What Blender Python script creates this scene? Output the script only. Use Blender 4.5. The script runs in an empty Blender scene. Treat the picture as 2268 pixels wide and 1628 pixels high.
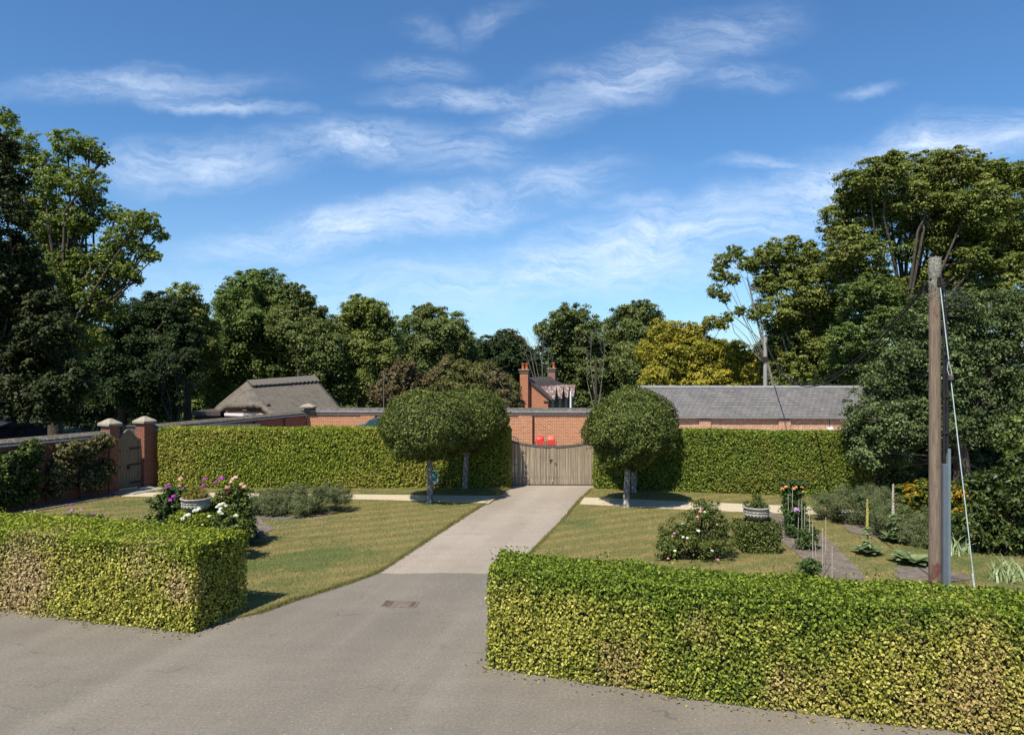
import bpy, bmesh, math
import numpy as np
from mathutils import Vector
R = math.radians
C = bpy.context.scene.collection
sc = bpy.context.scene
F, H0, HZ = 1590.0, 4.6, 814.0        # focal length in photo pixels, eye height, horizon row
# ------------------------------------------------------------------ camera
cam = bpy.data.objects.new('camera', bpy.data.cameras.new('camera')); C.objects.link(cam)
cam.location = (0, 0, H0); cam.rotation_euler = (R(90), 0, 0)
cam.data.sensor_width = 36; cam.data.lens = 36*F/2268; cam.data.clip_end = 3000
sc.camera = cam
# ------------------------------------------------------------------ light
SUN_AZ, SUN_EL = 31.0, 56.0           # light travels towards +Y, turned to +X by SUN_AZ
sc.view_settings.view_transform = 'Standard'; sc.view_settings.look = 'None'
sc.view_settings.exposure = 0.5; sc.view_settings.gamma = 1
sd = bpy.data.lights.new('sun', 'SUN'); sd.energy = 5.0; sd.angle = R(0.5); sd.color = (1, .95, .86)
sun = bpy.data.objects.new('sun', sd); C.objects.link(sun)
ld = Vector((math.sin(R(SUN_AZ))*math.cos(R(SUN_EL)), math.cos(R(SUN_AZ))*math.cos(R(SUN_EL)), -math.sin(R(SUN_EL))))
sun.rotation_euler = ld.to_track_quat('-Z', 'Y').to_euler()
w = bpy.data.worlds.new("World"); sc.world = w; w.use_nodes = True
def build_sky():
    nt = w.node_tree; N = nt.nodes; L = nt.links; N.clear()
    out = N.new('ShaderNodeOutputWorld'); bg = N.new('ShaderNodeBackground'); bg.inputs[1].default_value = .084
    sky = N.new('ShaderNodeTexSky'); sky.sky_type = 'NISHITA'; sky.sun_disc = False
    sky.sun_elevation = R(SUN_EL); sky.sun_rotation = R(180+SUN_AZ); sky.air_density = 1.0; sky.dust_density = .3; sky.ozone_density = 2.2
    tc = N.new('ShaderNodeTexCoord'); sp = N.new('ShaderNodeSeparateXYZ'); L.new(tc.outputs['Generated'], sp.inputs[0])
    def mth(op, a, b=None, clamp=False):
        m = N.new('ShaderNodeMath'); m.operation = op; m.use_clamp = clamp
        for i, v in enumerate((a, b)):
            if v is None: continue
            if isinstance(v, (int, float)): m.inputs[i].default_value = v
            else: L.new(v, m.inputs[i])
        return m.outputs[0]
    yy = mth('MAXIMUM', mth('ABSOLUTE', sp.outputs[1]), .08)
    u = mth('DIVIDE', sp.outputs[0], yy); v = mth('DIVIDE', sp.outputs[2], yy)
    cb = N.new('ShaderNodeCombineXYZ'); L.new(u, cb.inputs[0]); L.new(v, cb.inputs[1])
    # warp the direction a little so that the bands have ragged flanks
    wn = N.new('ShaderNodeTexNoise'); wn.inputs['Scale'].default_value = 4; wn.inputs['Detail'].default_value = 5; wn.inputs['Roughness'].default_value = .6
    L.new(cb.outputs[0], wn.inputs['Vector'])
    vm = N.new('ShaderNodeVectorMath'); vm.operation = 'SUBTRACT'; L.new(wn.outputs['Color'], vm.inputs[0]); vm.inputs[1].default_value = (.5, .5, .5)
    vs = N.new('ShaderNodeVectorMath'); vs.operation = 'MULTIPLY'; L.new(vm.outputs[0], vs.inputs[0]); vs.inputs[1].default_value = (.22, .11, 0)
    va = N.new('ShaderNodeVectorMath'); va.operation = 'ADD'; L.new(cb.outputs[0], va.inputs[0]); L.new(vs.outputs[0], va.inputs[1])
    bands = [(300,205,330,34,2,.55),(480,248,190,15,-4,.8),(420,372,300,48,4,.75),(800,322,300,42,0,.85),(1030,352,190,44,4,.6),
             (1060,215,300,26,2,.7),(1370,165,210,55,14,.75),(1200,262,180,36,14,.6),(920,152,150,28,2,.45),(950,72,90,26,-15,.28),(1090,50,110,26,25,.28),
             (1590,70,240,50,12,.42),(1600,170,240,30,0,.4),(880,492,560,44,9,.85),(1210,425,240,52,14,.62),(1400,545,680,62,13,.95),(1850,425,430,70,18,1.0),
             (2080,335,330,55,10,1.0),(1200,605,720,48,2,.6),(1680,372,150,15,3,.6),(1960,200,90,12,0,.35),(700,640,700,60,0,.3),(1420,455,150,20,3,.45)]
    acc = None
    for (x, y, hl, hw, an, st) in bands:
        mp = N.new('ShaderNodeMapping'); mp.vector_type = 'TEXTURE'
        mp.inputs['Location'].default_value = ((x-1134)/F, (HZ-y)/F, 0); mp.inputs['Rotation'].default_value = (0, 0, R(an))
        mp.inputs['Scale'].default_value = (hl/F*1.2, hw/F*1.7, 1); L.new(va.outputs[0], mp.inputs['Vector'])
        ln = N.new('ShaderNodeVectorMath'); ln.operation = 'LENGTH'; L.new(mp.outputs[0], ln.inputs[0])
        mr = N.new('ShaderNodeMapRange'); mr.interpolation_type = 'SMOOTHSTEP'; L.new(ln.outputs['Value'], mr.inputs[0])
        mr.inputs[1].default_value = 0; mr.inputs[2].default_value = 1; mr.inputs[3].default_value = st; mr.inputs[4].default_value = 0
        acc = mr.outputs[0] if acc is None else mth('MAXIMUM', acc, mr.outputs[0])
    m2 = N.new('ShaderNodeMapping'); m2.inputs['Rotation'].default_value = (0, 0, R(-10)); m2.inputs['Scale'].default_value = (2.2, 9.5, 1); L.new(va.outputs[0], m2.inputs['Vector'])
    fn = N.new('ShaderNodeTexNoise'); fn.inputs['Scale'].default_value = 3.6; fn.inputs['Detail'].default_value = 13; fn.inputs['Roughness'].default_value = .74; fn.inputs['Distortion'].default_value = .25
    L.new(m2.outputs[0], fn.inputs['Vector'])
    fr = N.new('ShaderNodeMapRange'); fr.inputs[1].default_value = .38; fr.inputs[2].default_value = .66; fr.inputs[3].default_value = .2; fr.inputs[4].default_value = 1.35; L.new(fn.outputs[0], fr.inputs[0])
    dens = mth('MULTIPLY', acc, fr.outputs[0])
    hzv = N.new('ShaderNodeMapRange'); hzv.inputs[1].default_value = 0; hzv.inputs[2].default_value = .28; hzv.inputs[3].default_value = .30; hzv.inputs[4].default_value = 0.0; L.new(sp.outputs[2], hzv.inputs[0])
    dens = mth('MULTIPLY', mth('ADD', dens, hzv.outputs[0]), .62, True)
    tint = N.new('ShaderNodeMix'); tint.data_type = 'RGBA'; tint.blend_type = 'MULTIPLY'; tint.inputs[0].default_value = 1; L.new(sky.outputs[0], tint.inputs[6]); tint.inputs[7].default_value = SKYTINT
    mx = N.new('ShaderNodeMix'); mx.data_type = 'RGBA'; L.new(dens, mx.inputs[0]); L.new(tint.outputs[2], mx.inputs[6]); mx.inputs[7].default_value = (7.8, 8.9, 10.4, 1)
    L.new(mx.outputs[2], bg.inputs[0]); L.new(bg.outputs[0], out.inputs[0])
SKYTINT = (.62, .97, 1.26, 1)
build_sky()

# ------------------------------------------------------------------ helpers
rng = np.random.default_rng(7)
def P(x, y, z=0.0):                     # photo pixel -> point on the plane z
    d = F*(H0-z)/(y-HZ); return ((x-1134)/F*d, d, z)
def at(x, y, d): return ((x-1134)/F*d, d, H0-(y-HZ)/F*d)
def zg(Y):                              # ground height: level garden, land falls away behind the wall
    t = min(1, max(0, (Y-44)/18)); return -2.5*t*t*(3-2*t)
def tag(o, label=None, cat=None, group=None, kind=None):
    if label: o['label'] = label
    if cat: o['category'] = cat
    if group: o['group'] = group
    if kind: o['kind'] = kind
    return o
def thing(name, label, cat, loc=(0, 0, 0), rz=0, group=None):
    o = bpy.data.objects.new(name, None); C.objects.link(o); o.location = loc; o.rotation_euler = (0, 0, rz); o.empty_display_size = .2
    return tag(o, label, cat, group)
def link(name, me, mat, parent=None):
    o = bpy.data.objects.new(name, me); C.objects.link(o)
    if mat: me.materials.append(mat)
    if parent: o.parent = parent
    return o
def npmesh(name, V, Q, rnd=None, smooth=False):
    me = bpy.data.meshes.new(name); V = np.asarray(V, np.float32); Q = np.asarray(Q, np.int32)
    me.vertices.add(len(V)); me.vertices.foreach_set('co', V.ravel())
    k = Q.shape[1]; me.loops.add(Q.size); me.loops.foreach_set('vertex_index', Q.ravel())
    me.polygons.add(len(Q)); me.polygons.foreach_set('loop_start', np.arange(0, Q.size, k, dtype=np.int32))
    me.update(calc_edges=True)
    if rnd is not None:
        a = me.attributes.new('rnd', 'FLOAT', 'FACE'); a.data.foreach_set('value', np.asarray(rnd, np.float32))
    if smooth: me.polygons.foreach_set('use_smooth', np.ones(len(Q), bool))
    return me
class MB:
    def __init__(s): s.v = []; s.f = []; s.sm = []
    def add(s, vs, fs, smooth=False):
        b = len(s.v); s.v += [tuple(p) for p in vs]; s.f += [tuple(i+b for i in f) for f in fs]; s.sm += [smooth]*len(fs); return s
    def box(s, x0, x1, y0, y1, z0, z1):
        return s.add([(x0,y0,z0),(x1,y0,z0),(x1,y1,z0),(x0,y1,z0),(x0,y0,z1),(x1,y0,z1),(x1,y1,z1),(x0,y1,z1)],
                     [(3,2,1,0),(4,5,6,7),(0,1,5,4),(1,2,6,5),(2,3,7,6),(3,0,4,7)])
    def prism(s, pts, z0, z1):          # pts ccw in xy
        n = len(pts); return s.add([(p[0],p[1],z0) for p in pts]+[(p[0],p[1],z1) for p in pts],
            [tuple(range(n-1,-1,-1)), tuple(range(n,2*n))]+[(i,(i+1)%n,n+(i+1)%n,n+i) for i in range(n)])
    def extr(s, prof, x0, x1):          # profile [(y,z)] extruded along x
        n = len(prof); return s.add([(x0,p[0],p[1]) for p in prof]+[(x1,p[0],p[1]) for p in prof],
            [tuple(range(n)), tuple(range(2*n-1,n-1,-1))]+[(i,n+i,n+(i+1)%n,(i+1)%n) for i in range(n)])
    def extry(s, prof, y0, y1):         # profile [(x,z)] extruded along y
        n = len(prof); return s.add([(p[0],y0,p[1]) for p in prof]+[(p[0],y1,p[1]) for p in prof],
            [tuple(range(n-1,-1,-1)), tuple(range(n,2*n))]+[(i,(i+1)%n,n+(i+1)%n,n+i) for i in range(n)])
    def tube(s, pts, rad, n=8, cap=True):
        pts = [Vector(p) for p in pts]; m = len(pts)
        if not hasattr(rad, '__len__'): rad = [rad]*m
        vs = []; fs = []; up = Vector((.13, .21, 1))
        for i, p in enumerate(pts):
            t = (pts[min(i+1, m-1)]-pts[max(i-1, 0)]).normalized()
            a = t.cross(up if abs(t.dot(up.normalized())) < .95 else Vector((1, .1, 0))).normalized()
            if i and a.dot(pa) < 0: a = -a
            pa = a; b = t.cross(a)
            for k in range(n):
                an = 2*math.pi*k/n; vs.append(p+(a*math.cos(an)+b*math.sin(an))*rad[i])
        for i in range(m-1):
            for k in range(n): fs.append((i*n+k, i*n+(k+1)%n, (i+1)*n+(k+1)%n, (i+1)*n+k))
        s.add(vs, fs, True)
        if cap: s.add([vs[k] for k in range(n)], [tuple(range(n-1,-1,-1))]); s.add([vs[(m-1)*n+k] for k in range(n)], [tuple(range(n))])
        return s
    def lathe(s, prof, c=(0,0,0), n=24, sx=1, sy=1):   # profile [(r,z)]
        vs = []; fs = []; m = len(prof)
        for r, z in prof:
            for k in range(n): a = 2*math.pi*k/n; vs.append((c[0]+r*sx*math.cos(a), c[1]+r*sy*math.sin(a), c[2]+z))
        for i in range(m-1):
            for k in range(n): fs.append((i*n+k, i*n+(k+1)%n, (i+1)*n+(k+1)%n, (i+1)*n+k))
        return s.add(vs, fs, True)
    def build(s, name, mat, parent=None, bevel=0):
        me = bpy.data.meshes.new(name); me.from_pydata(s.v, [], s.f); me.polygons.foreach_set('use_smooth', s.sm)
        bm = bmesh.new(); bm.from_mesh(me); bmesh.ops.remove_doubles(bm, verts=bm.verts, dist=1e-5) if False else None
        bmesh.ops.recalc_face_normals(bm, faces=bm.faces); bm.to_mesh(me); bm.free()
        o = link(name, me, mat, parent)
        if bevel:
            b = o.modifiers.new('bevel', 'BEVEL'); b.width = bevel; b.segments = 2; b.limit_method = 'ANGLE'
        return o
def snoise(p, f=1.0, seed=0):           # cheap smooth noise, p: (n,3)
    r = np.random.default_rng(seed); out = np.zeros(len(p))
    for k in range(6):
        d = r.normal(size=3); d *= f*(1+.5*k)/np.linalg.norm(d); out += np.sin(p@d+r.uniform(0, 6.28))/(1+.4*k)
    return out/3
def unit(a): return a/np.maximum(1e-6, np.linalg.norm(a, axis=1, keepdims=True))
SPRAY = [None]
def leafmesh(name, cen, nor, size, asp=.6, fold=.12, droop=.15, rg=rng, tdir=None, spray=None):
    n = len(cen); r = rg.normal(size=(n, 3))
    if tdir is not None: r = r*.5+np.asarray(tdir)
    T = unit(np.cross(nor, unit(np.cross(nor, r)))) if tdir is not None else unit(np.cross(nor, r))
    B = np.cross(nor, T); Ls = (size*rg.uniform(.5, 1.45, n))[:, None]; Wd = Ls*asp*.5
    V = np.empty((n, 4, 3)); V[:, 0] = cen-T*Ls*.5; V[:, 2] = cen+T*Ls*.5-nor*Ls*droop
    V[:, 1] = cen+B*Wd+nor*Ls*fold; V[:, 3] = cen-B*Wd+nor*Ls*fold
    return npmesh(name, V.reshape(-1, 3), np.arange(4*n).reshape(n, 4), rg.random(n) if spray is None else .62*rg.random(n)+.38*spray)
# ------------------------------------------------------------------ materials
def srgb(r, g, b): return tuple(((c/255)/12.92 if c/255 <= .04045 else ((c/255+.055)/1.055)**2.4) for c in (r, g, b))+(1,)
class NT:
    def __init__(s, name):
        s.m = bpy.data.materials.new(name); s.m.use_nodes = True; s.t = s.m.node_tree; s.N = s.t.nodes; s.L = s.t.links
        s.b = s.N['Principled BSDF']; s.out = s.N['Material Output']
    def n(s, t, **kw):
        x = s.N.new('ShaderNode'+t)
        for k, v in kw.items(): setattr(x, k, v)
        return x
    def obj(s): return s.n('TexCoord').outputs['Object']
    def noise(s, vec, scale, detail=4, rough=.55, dist=0, sc3=None, loc=(0,0,0)):
        mp = s.n('Mapping'); mp.inputs['Scale'].default_value = sc3 or (1, 1, 1); mp.inputs['Location'].default_value = loc; s.L.new(vec, mp.inputs[0])
        x = s.n('TexNoise'); x.inputs['Scale'].default_value = scale; x.inputs['Detail'].default_value = detail; x.inputs['Roughness'].default_value = rough; x.inputs['Distortion'].default_value = dist
        s.L.new(mp.outputs[0], x.inputs['Vector']); return x.outputs[0]
    def ramp(s, fac, stops, interp='LINEAR'):
        x = s.n('ValToRGB'); x.color_ramp.interpolation = interp; e = x.color_ramp.elements
        while len(e) < len(stops): e.new(.5)
        for i, (p, c) in enumerate(stops): e[i].position = p; e[i].color = c if len(c) == 4 else tuple(c)+(1,)
        s.L.new(fac, x.inputs[0]); return x.outputs[0]
    def mix(s, fac, a, b, mode='MIX'):
        x = s.n('Mix', data_type='RGBA', blend_type=mode)
        for i, v in ((0, fac), (6, a), (7, b)):
            if isinstance(v, (int, float)): x.inputs[i].default_value = v
            elif isinstance(v, tuple): x.inputs[i].default_value = v
            else: s.L.new(v, x.inputs[i])
        return x.outputs[2]
    def math(s, op, a, b=0):
        x = s.n('Math', operation=op)
        for i, v in enumerate((a, b)):
            if isinstance(v, (int, float)): x.inputs[i].default_value = v
            else: s.L.new(v, x.inputs[i])
        return x.outputs[0]
    def bump(s, h, st=.3, dist=.02):
        x = s.n('Bump'); x.inputs['Strength'].default_value = st; x.inputs['Distance'].default_value = dist; s.L.new(h, x.inputs['Height']); s.L.new(x.outputs[0], s.b.inputs['Normal'])
    def fin(s, col=None, rough=.8, spec=.3):
        if col is not None:
            if isinstance(col, tuple): s.b.inputs['Base Color'].default_value = col
            else: s.L.new(col, s.b.inputs['Base Color'])
        s.b.inputs['Roughness'].default_value = rough; s.b.inputs['Specular IOR Level'].default_value = spec; return s.m
W0, B1 = (1, 1, 1, 1), (0, 0, 0, 1)
def leaf_mat(name, cols, patch=None, pscale=.6, pthr=(.5, .62), trans=.3, rough=.6, spec=.2, patch2=None, ztop=None, spots=()):
    s = NT(name); a = s.n('Attribute', attribute_name='rnd'); n = len(cols)
    col = s.ramp(a.outputs['Fac'], [(i/(n-1), c) for i, c in enumerate(cols)])
    o = s.obj()
    if patch:
        col2 = s.ramp(a.outputs['Fac'], [(i/(len(patch)-1), c) for i, c in enumerate(patch)])
        nz = s.noise(o, pscale, 4, .65)
        if ztop:                        # fresh green growth along the clipped top
            sp = s.n('SeparateXYZ'); s.L.new(o, sp.inputs[0]); mr = s.n('MapRange'); mr.inputs[1].default_value = ztop-.4; mr.inputs[2].default_value = ztop-.05; mr.inputs[3].default_value = .03; mr.inputs[4].default_value = -.16; s.L.new(sp.outputs[2], mr.inputs[0]); nz = s.math('ADD', nz, mr.outputs[0])
        nz = s.math('ADD', nz, s.math('MULTIPLY', s.math('FRACT', s.math('MULTIPLY', a.outputs['Fac'], 37.0)), .14)); m = s.ramp(nz, [(pthr[0]+.03, B1), (pthr[1]+.09, W0)]); col = s.mix(m, col, col2)
    if patch2:
        col3 = s.ramp(a.outputs['Fac'], [(0, patch2[0]), (1, patch2[1])])
        nb = s.math('MULTIPLY', s.noise(o, pscale*3, 5, .7, loc=(7.3, 3.1, 1.7)), .5); gp = s.n('NewGeometry').outputs['Position']
        for (sx, sy, sz, sr) in spots:  # places where the leaves have browned
            dv = s.n('VectorMath', operation='DISTANCE'); s.L.new(gp, dv.inputs[0]); dv.inputs[1].default_value = (sx, sy, sz)
            mr = s.n('MapRange'); mr.inputs[1].default_value = 0; mr.inputs[2].default_value = sr; mr.inputs[3].default_value = .33; mr.inputs[4].default_value = 0; s.L.new(dv.outputs['Value'], mr.inputs[0]); nb = s.math('ADD', nb, mr.outputs[0])
        nb = s.math('ADD', nb, s.math('MULTIPLY', s.math('FRACT', s.math('MULTIPLY', a.outputs['Fac'], 23.0)), .12))
        m = s.ramp(nb, [(patch2[2], B1), (patch2[2]+.2, G(.9,.9,.9))]); col = s.mix(m, col, col3)
    s.fin(col, rough, spec)
    t = s.n('BsdfTranslucent'); s.L.new(s.mix(1.0, col, (1.0, 1.15, .6, 1), 'MULTIPLY'), t.inputs[0])
    mx = s.n('MixShader'); mx.inputs[0].default_value = trans; s.L.new(s.b.outputs[0], mx.inputs[1]); s.L.new(t.outputs[0], mx.inputs[2]); s.L.new(mx.outputs[0], s.out.inputs[0])
    return s.m
def G(r, g, b): return (r, g, b, 1)
M = {}
HG = [G(.04,.075,.008), G(.10,.155,.014), G(.19,.25,.025), G(.33,.38,.05)]
HY = [G(.11,.125,.015), G(.29,.28,.035), G(.47,.425,.07), G(.64,.56,.15)]
M['hedge_near'] = leaf_mat('hornbeam_leaves', HG, HY, .55, (.42, .58), .28, patch2=(G(.33,.19,.08), G(.60,.41,.20), .50), ztop=1.52, spots=[(1.62,10.3,.3,1.1),(5.7,9.1,.35,2.4),(3.6,9.7,.25,1.0),(2.6,10.0,1.0,.6)])
M['hedge_left'] = leaf_mat('hornbeam_leaves_yellowed', [G(.05,.09,.010), G(.14,.185,.016), G(.27,.31,.028), G(.44,.44,.055)], HY, .6, (.40, .56), .28, patch2=(G(.36,.24,.11), G(.60,.45,.25), .47), ztop=1.52, spots=[(-8.9,13.4,1.05,1.5),(-9.3,13.5,.25,1.1),(-6.5,12.7,1.25,1.0),(-12,14,.8,1.5),(-5.7,12.4,.7,.6)])
M['hedge_far'] = leaf_mat('hornbeam_leaves_far', [G(.05,.10,.008), G(.13,.19,.015), G(.25,.30,.025), G(.42,.43,.05)], [G(.17,.17,.02), G(.34,.31,.05), G(.42,.38,.08)], .45, (.5, .62), .25)
M['hedge_far2'] = leaf_mat('hornbeam_leaves_greener', [G(.04,.08,.008), G(.10,.155,.015), G(.18,.235,.025), G(.34,.37,.05)], [G(.14,.14,.02), G(.27,.25,.05)], .5, (.56, .68), .25)
M['topiary'] = leaf_mat('holm_oak_leaves', [G(0.025,0.042,0.010), G(0.057,0.085,0.015), G(0.114,0.140,0.029), G(0.238,0.240,0.077)], trans=.15, rough=.8, spec=.12)
M['poplar'] = leaf_mat('poplar_leaves', [G(0.053,0.086,0.019), G(0.126,0.175,0.033), G(0.219,0.258,0.046), G(0.418,0.392,0.092)], trans=.35, rough=.5, spec=.3)
M['copper_shaded'] = leaf_mat('shade_darkened_brown_leaves', [G(0.022,0.029,0.010), G(0.035,0.046,0.012), G(0.055,0.065,0.018)], trans=.15)  # brown leaves, darkened further for the shadow of neighbouring trees
M['dark'] = leaf_mat('dark_green_and_shade_leaves', [G(0.018,0.033,0.010), G(0.034,0.055,0.014), G(0.060,0.085,0.024)], trans=.15)  # dark green; also carries the shade on the left trees and backdrop thicket
M['ash'] = leaf_mat('ash_leaves', [G(0.044,0.072,0.018), G(0.086,0.131,0.029), G(0.157,0.204,0.047), G(0.269,0.290,0.083)], trans=.25)
M['mid'] = leaf_mat('mixed_green_leaves', [G(0.040,0.065,0.017), G(0.084,0.115,0.028), G(0.151,0.176,0.047), G(0.270,0.265,0.094)], trans=.2)
M['olive'] = leaf_mat('olive_leaves', [G(0.053,0.077,0.017), G(0.117,0.145,0.028), G(0.209,0.238,0.052), G(0.340,0.343,0.093)], [G(0.117,0.092,0.033), G(0.235,0.172,0.066)], .35, (.62, .8), .25)
M['brown'] = leaf_mat('bronzed_leaves', [G(0.060,0.054,0.019), G(0.108,0.084,0.036), G(0.168,0.120,0.060), G(0.192,0.180,0.072)], trans=.2)
M['weep'] = leaf_mat('yellow_green_leaves', [G(0.069,0.075,0.022), G(0.138,0.138,0.036), G(0.207,0.196,0.060)], [G(0.115,0.086,0.048), G(0.196,0.149,0.084)], .3, (.46, .58), .25)
M['yellow'] = leaf_mat('golden_leaves', [G(.11,.11,.015), G(.27,.235,.025), G(.42,.35,.04), G(.55,.44,.07)], [G(.09,.12,.018), G(.22,.22,.03)], .35, (.5, .64), .25)
M['privet'] = leaf_mat('glossy_grey_green_leaves', [G(0.029,0.047,0.015), G(0.066,0.094,0.029), G(0.116,0.153,0.052), G(0.262,0.298,0.130)], trans=.15, rough=.6, spec=.2)
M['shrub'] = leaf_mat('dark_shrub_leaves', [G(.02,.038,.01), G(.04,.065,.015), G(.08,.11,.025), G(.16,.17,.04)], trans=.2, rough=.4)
M['sumac'] = leaf_mat('yellowing_leaves', [G(.03,.06,.012), G(.07,.10,.015), G(.18,.19,.02), G(.35,.27,.03)], [G(.45,.30,.02), G(.60,.26,.02)], .9, (.55, .6), .3)
M['dahlia'] = leaf_mat('dahlia_leaves', [G(0.029,0.060,0.015), G(0.057,0.098,0.025), G(0.106,0.150,0.040)], trans=.2)
M['rose'] = leaf_mat('rose_leaves', [G(0.033,0.055,0.012), G(0.066,0.094,0.020), G(0.121,0.154,0.030), G(0.209,0.231,0.050)], trans=.25, rough=.4)
M['perennial'] = leaf_mat('feathery_perennials', [G(.045,.075,.022), G(.09,.13,.04), G(.15,.18,.065), G(.23,.17,.11)], trans=.25)
M['lavender'] = leaf_mat('grey_leaves', [G(.05,.065,.06), G(.10,.12,.11), G(.16,.18,.16)], trans=.1)
M['mullein'] = leaf_mat('felted_grey_green_leaves', [G(.09,.12,.045), G(.16,.20,.08), G(.24,.29,.13)], trans=.2, rough=.8)
M['iris'] = leaf_mat('striped_iris_leaves', [G(.16,.22,.09), G(.3,.36,.16), G(.5,.54,.30)], trans=.2)
M['climb'] = leaf_mat('climber_leaves', [G(.04,.05,.018), G(.08,.085,.025), G(.16,.13,.05), G(.26,.20,.09)], trans=.2)
M['bedding'] = leaf_mat('orange_green_bedding', [G(.06,.10,.015), G(.13,.17,.02), G(.22,.22,.03), G(.45,.16,.04)], trans=.25)
M['grass'] = leaf_mat('grass_blades', [G(.09,.10,.02), G(.19,.17,.045), G(.36,.29,.12)], [G(.06,.09,.016), G(.14,.18,.035)], .26, (.54, .66), .2)
def petal(name, c): return leaf_mat(name, [tuple(v*.75 for v in c)+(1,), tuple(c)+(1,)], trans=.3)
M['f_purple'] = petal('purple_petals', (.50,.07,.45)); M['f_pink'] = petal('pink_petals', (.80,.32,.34)); M['f_peach'] = petal('peach_petals', (.85,.55,.40))
M['f_white'] = petal('white_petals', (.85,.85,.72)); M['f_orange'] = petal('orange_petals', (.85,.38,.12)); M['f_red'] = petal('red_petals', (.5,.02,.03))
M['f_lilac'] = petal('lilac_petals', (.62,.36,.66)); M['f_yellow'] = petal('yellow_petals', (.66,.56,.16))
def bark(name, a, b, c=None, thr=.55, scale=4):
    s = NT(name); o = s.obj(); n1 = s.noise(o, scale, 6, .65, sc3=(3, 3, .8)); col = s.ramp(n1, [(.3, a), (.7, b)])
    if c: col = s.mix(s.ramp(s.noise(o, 9, 5, .7, loc=(3, 1, 2)), [(thr, B1), (thr+.06, W0)]), col, c)
    s.bump(n1, .6, .03); return s.fin(col, .9, .2)
M['bark'] = bark('brown_bark', G(.035,.028,.02), G(.11,.09,.07))
M['bark_pale'] = bark('pale_bark', G(.09,.08,.065), G(.26,.24,.20))
M['bark_lichen'] = bark('lichened_bark', G(.10,.09,.075), G(.24,.22,.185), G(.48,.46,.40), .52, 9)
M['stems'] = bark('stems_and_core', G(.02,.02,.01), G(.05,.045,.025))  # brown for plant stems and for the solid cores inside hedges and crowns
def brick_mat(name, c1, c2, mortar, pale, pthr=.6, msize=.016, w_=.225, h_=.075):
    s = NT(name); o = s.obj(); sp = s.n('SeparateXYZ'); s.L.new(o, sp.inputs[0]); cb = s.n('CombineXYZ')
    s.L.new(s.math('ADD', sp.outputs[0], sp.outputs[1]), cb.inputs[0]); s.L.new(sp.outputs[2], cb.inputs[1])
    b = s.n('TexBrick'); s.L.new(cb.outputs[0], b.inputs['Vector']); b.inputs['Scale'].default_value = 1; b.inputs['Brick Width'].default_value = w_; b.inputs['Row Height'].default_value = h_
    b.inputs['Mortar Size'].default_value = msize; b.inputs['Mortar Smooth'].default_value = .3; b.inputs['Bias'].default_value = 0
    b.inputs['Color1'].default_value = c1; b.inputs['Color2'].default_value = c2; b.inputs['Mortar'].default_value = mortar
    n1 = s.noise(o, 1.3, 6, .7); n2 = s.noise(o, 6, 5, .7, loc=(2, 5, 1)); n3 = s.noise(o, 22, 3, .7, sc3=(1, 1, 2.6))
    col = s.mix(s.ramp(n3, [(.5, B1), (.68, G(.7,.7,.7))]), b.outputs[0], tuple(c*.45 for c in c1[:3])+(1,))
    col = s.mix(s.ramp(n2, [(pthr-.04, B1), (pthr+.12, G(.75,.75,.75))]), col, pale)
    col = s.mix(s.ramp(n1, [(.38, G(.0,.0,.0)), (.75, G(.3,.3,.3))]), col, s.mix(.5, b.outputs[0], mortar))
    s.bump(s.math('ADD', s.math('MULTIPLY', b.outputs['Fac'], -1), s.math('MULTIPLY', n3, .4)), .5, .012); return s.fin(col, .9, .2)
M['brick'] = brick_mat('weathered_orange_brick', G(.46,.13,.05), G(.27,.065,.028), G(.50,.33,.20), G(.60,.42,.27), .6, .018)
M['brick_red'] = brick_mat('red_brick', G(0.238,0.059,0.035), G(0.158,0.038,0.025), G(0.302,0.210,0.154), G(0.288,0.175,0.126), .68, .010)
M['brick_pale'] = brick_mat('limewashed_brick', G(.50,.155,.06), G(.36,.10,.04), G(.55,.44,.32), G(.66,.56,.43), .54)
M['brick_house'] = brick_mat('bright_orange_brick', G(.43,.135,.06), G(.32,.085,.04), G(.45,.30,.2), G(.5,.3,.2), .7, .012)
M['brick_dark_shade'] = brick_mat('dark_and_shade_brick', G(.12,.07,.055), G(.09,.05,.04), G(.2,.17,.14), G(.2,.16,.13), .7)  # dark brick; also the shaded side wall of the cottage
def rough_mat(name, a, b, scale=3, c=None, cthr=.6, sc3=None, bstr=.4, rough=.9, spec=.2, bd=.02, lo=.3, hi=.7, cs=8):
    s = NT(name); o = s.obj(); n1 = s.noise(o, scale, 8, .68, sc3=sc3); col = s.ramp(n1, [(lo, a), (hi, b)])
    if c: col = s.mix(s.ramp(s.noise(o, cs, 6, .75, loc=(4, 2, 9)), [(cthr, B1), (cthr+.08, W0)]), col, c)
    s.bump(n1, bstr, bd); return s.fin(col, rough, spec)
M['coping'] = rough_mat('lichened_coping', G(.05,.043,.035), G(.15,.13,.10), 12, G(.33,.30,.24), .57)
M['slate_course'] = rough_mat('pale_slate_course', G(.16,.155,.155), G(.27,.26,.26), 5)
M['cap'] = rough_mat('lichened_stone_cap', G(.20,.17,.12), G(.38,.33,.25), 9, G(.10,.09,.07), .6)
M['stone'] = rough_mat('weathered_cast_stone', G(0.218,0.192,0.156), G(0.484,0.444,0.374), 14, G(0.078,0.067,0.054), .58, cs=18)
M['slab'] = rough_mat('stone_slabs', G(.2,.19,.17), G(.34,.32,.29), 5)
M['soil'] = rough_mat('bed_soil', G(0.093,0.073,0.054), G(0.212,0.170,0.132), 5, G(0.425,0.382,0.320), .72, bstr=.9, bd=.05, cs=26)
M['wood_grey'] = rough_mat('grey_weathered_boards', G(.06,.055,.05), G(.15,.14,.125), 7, sc3=(8, 8, .6))
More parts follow.
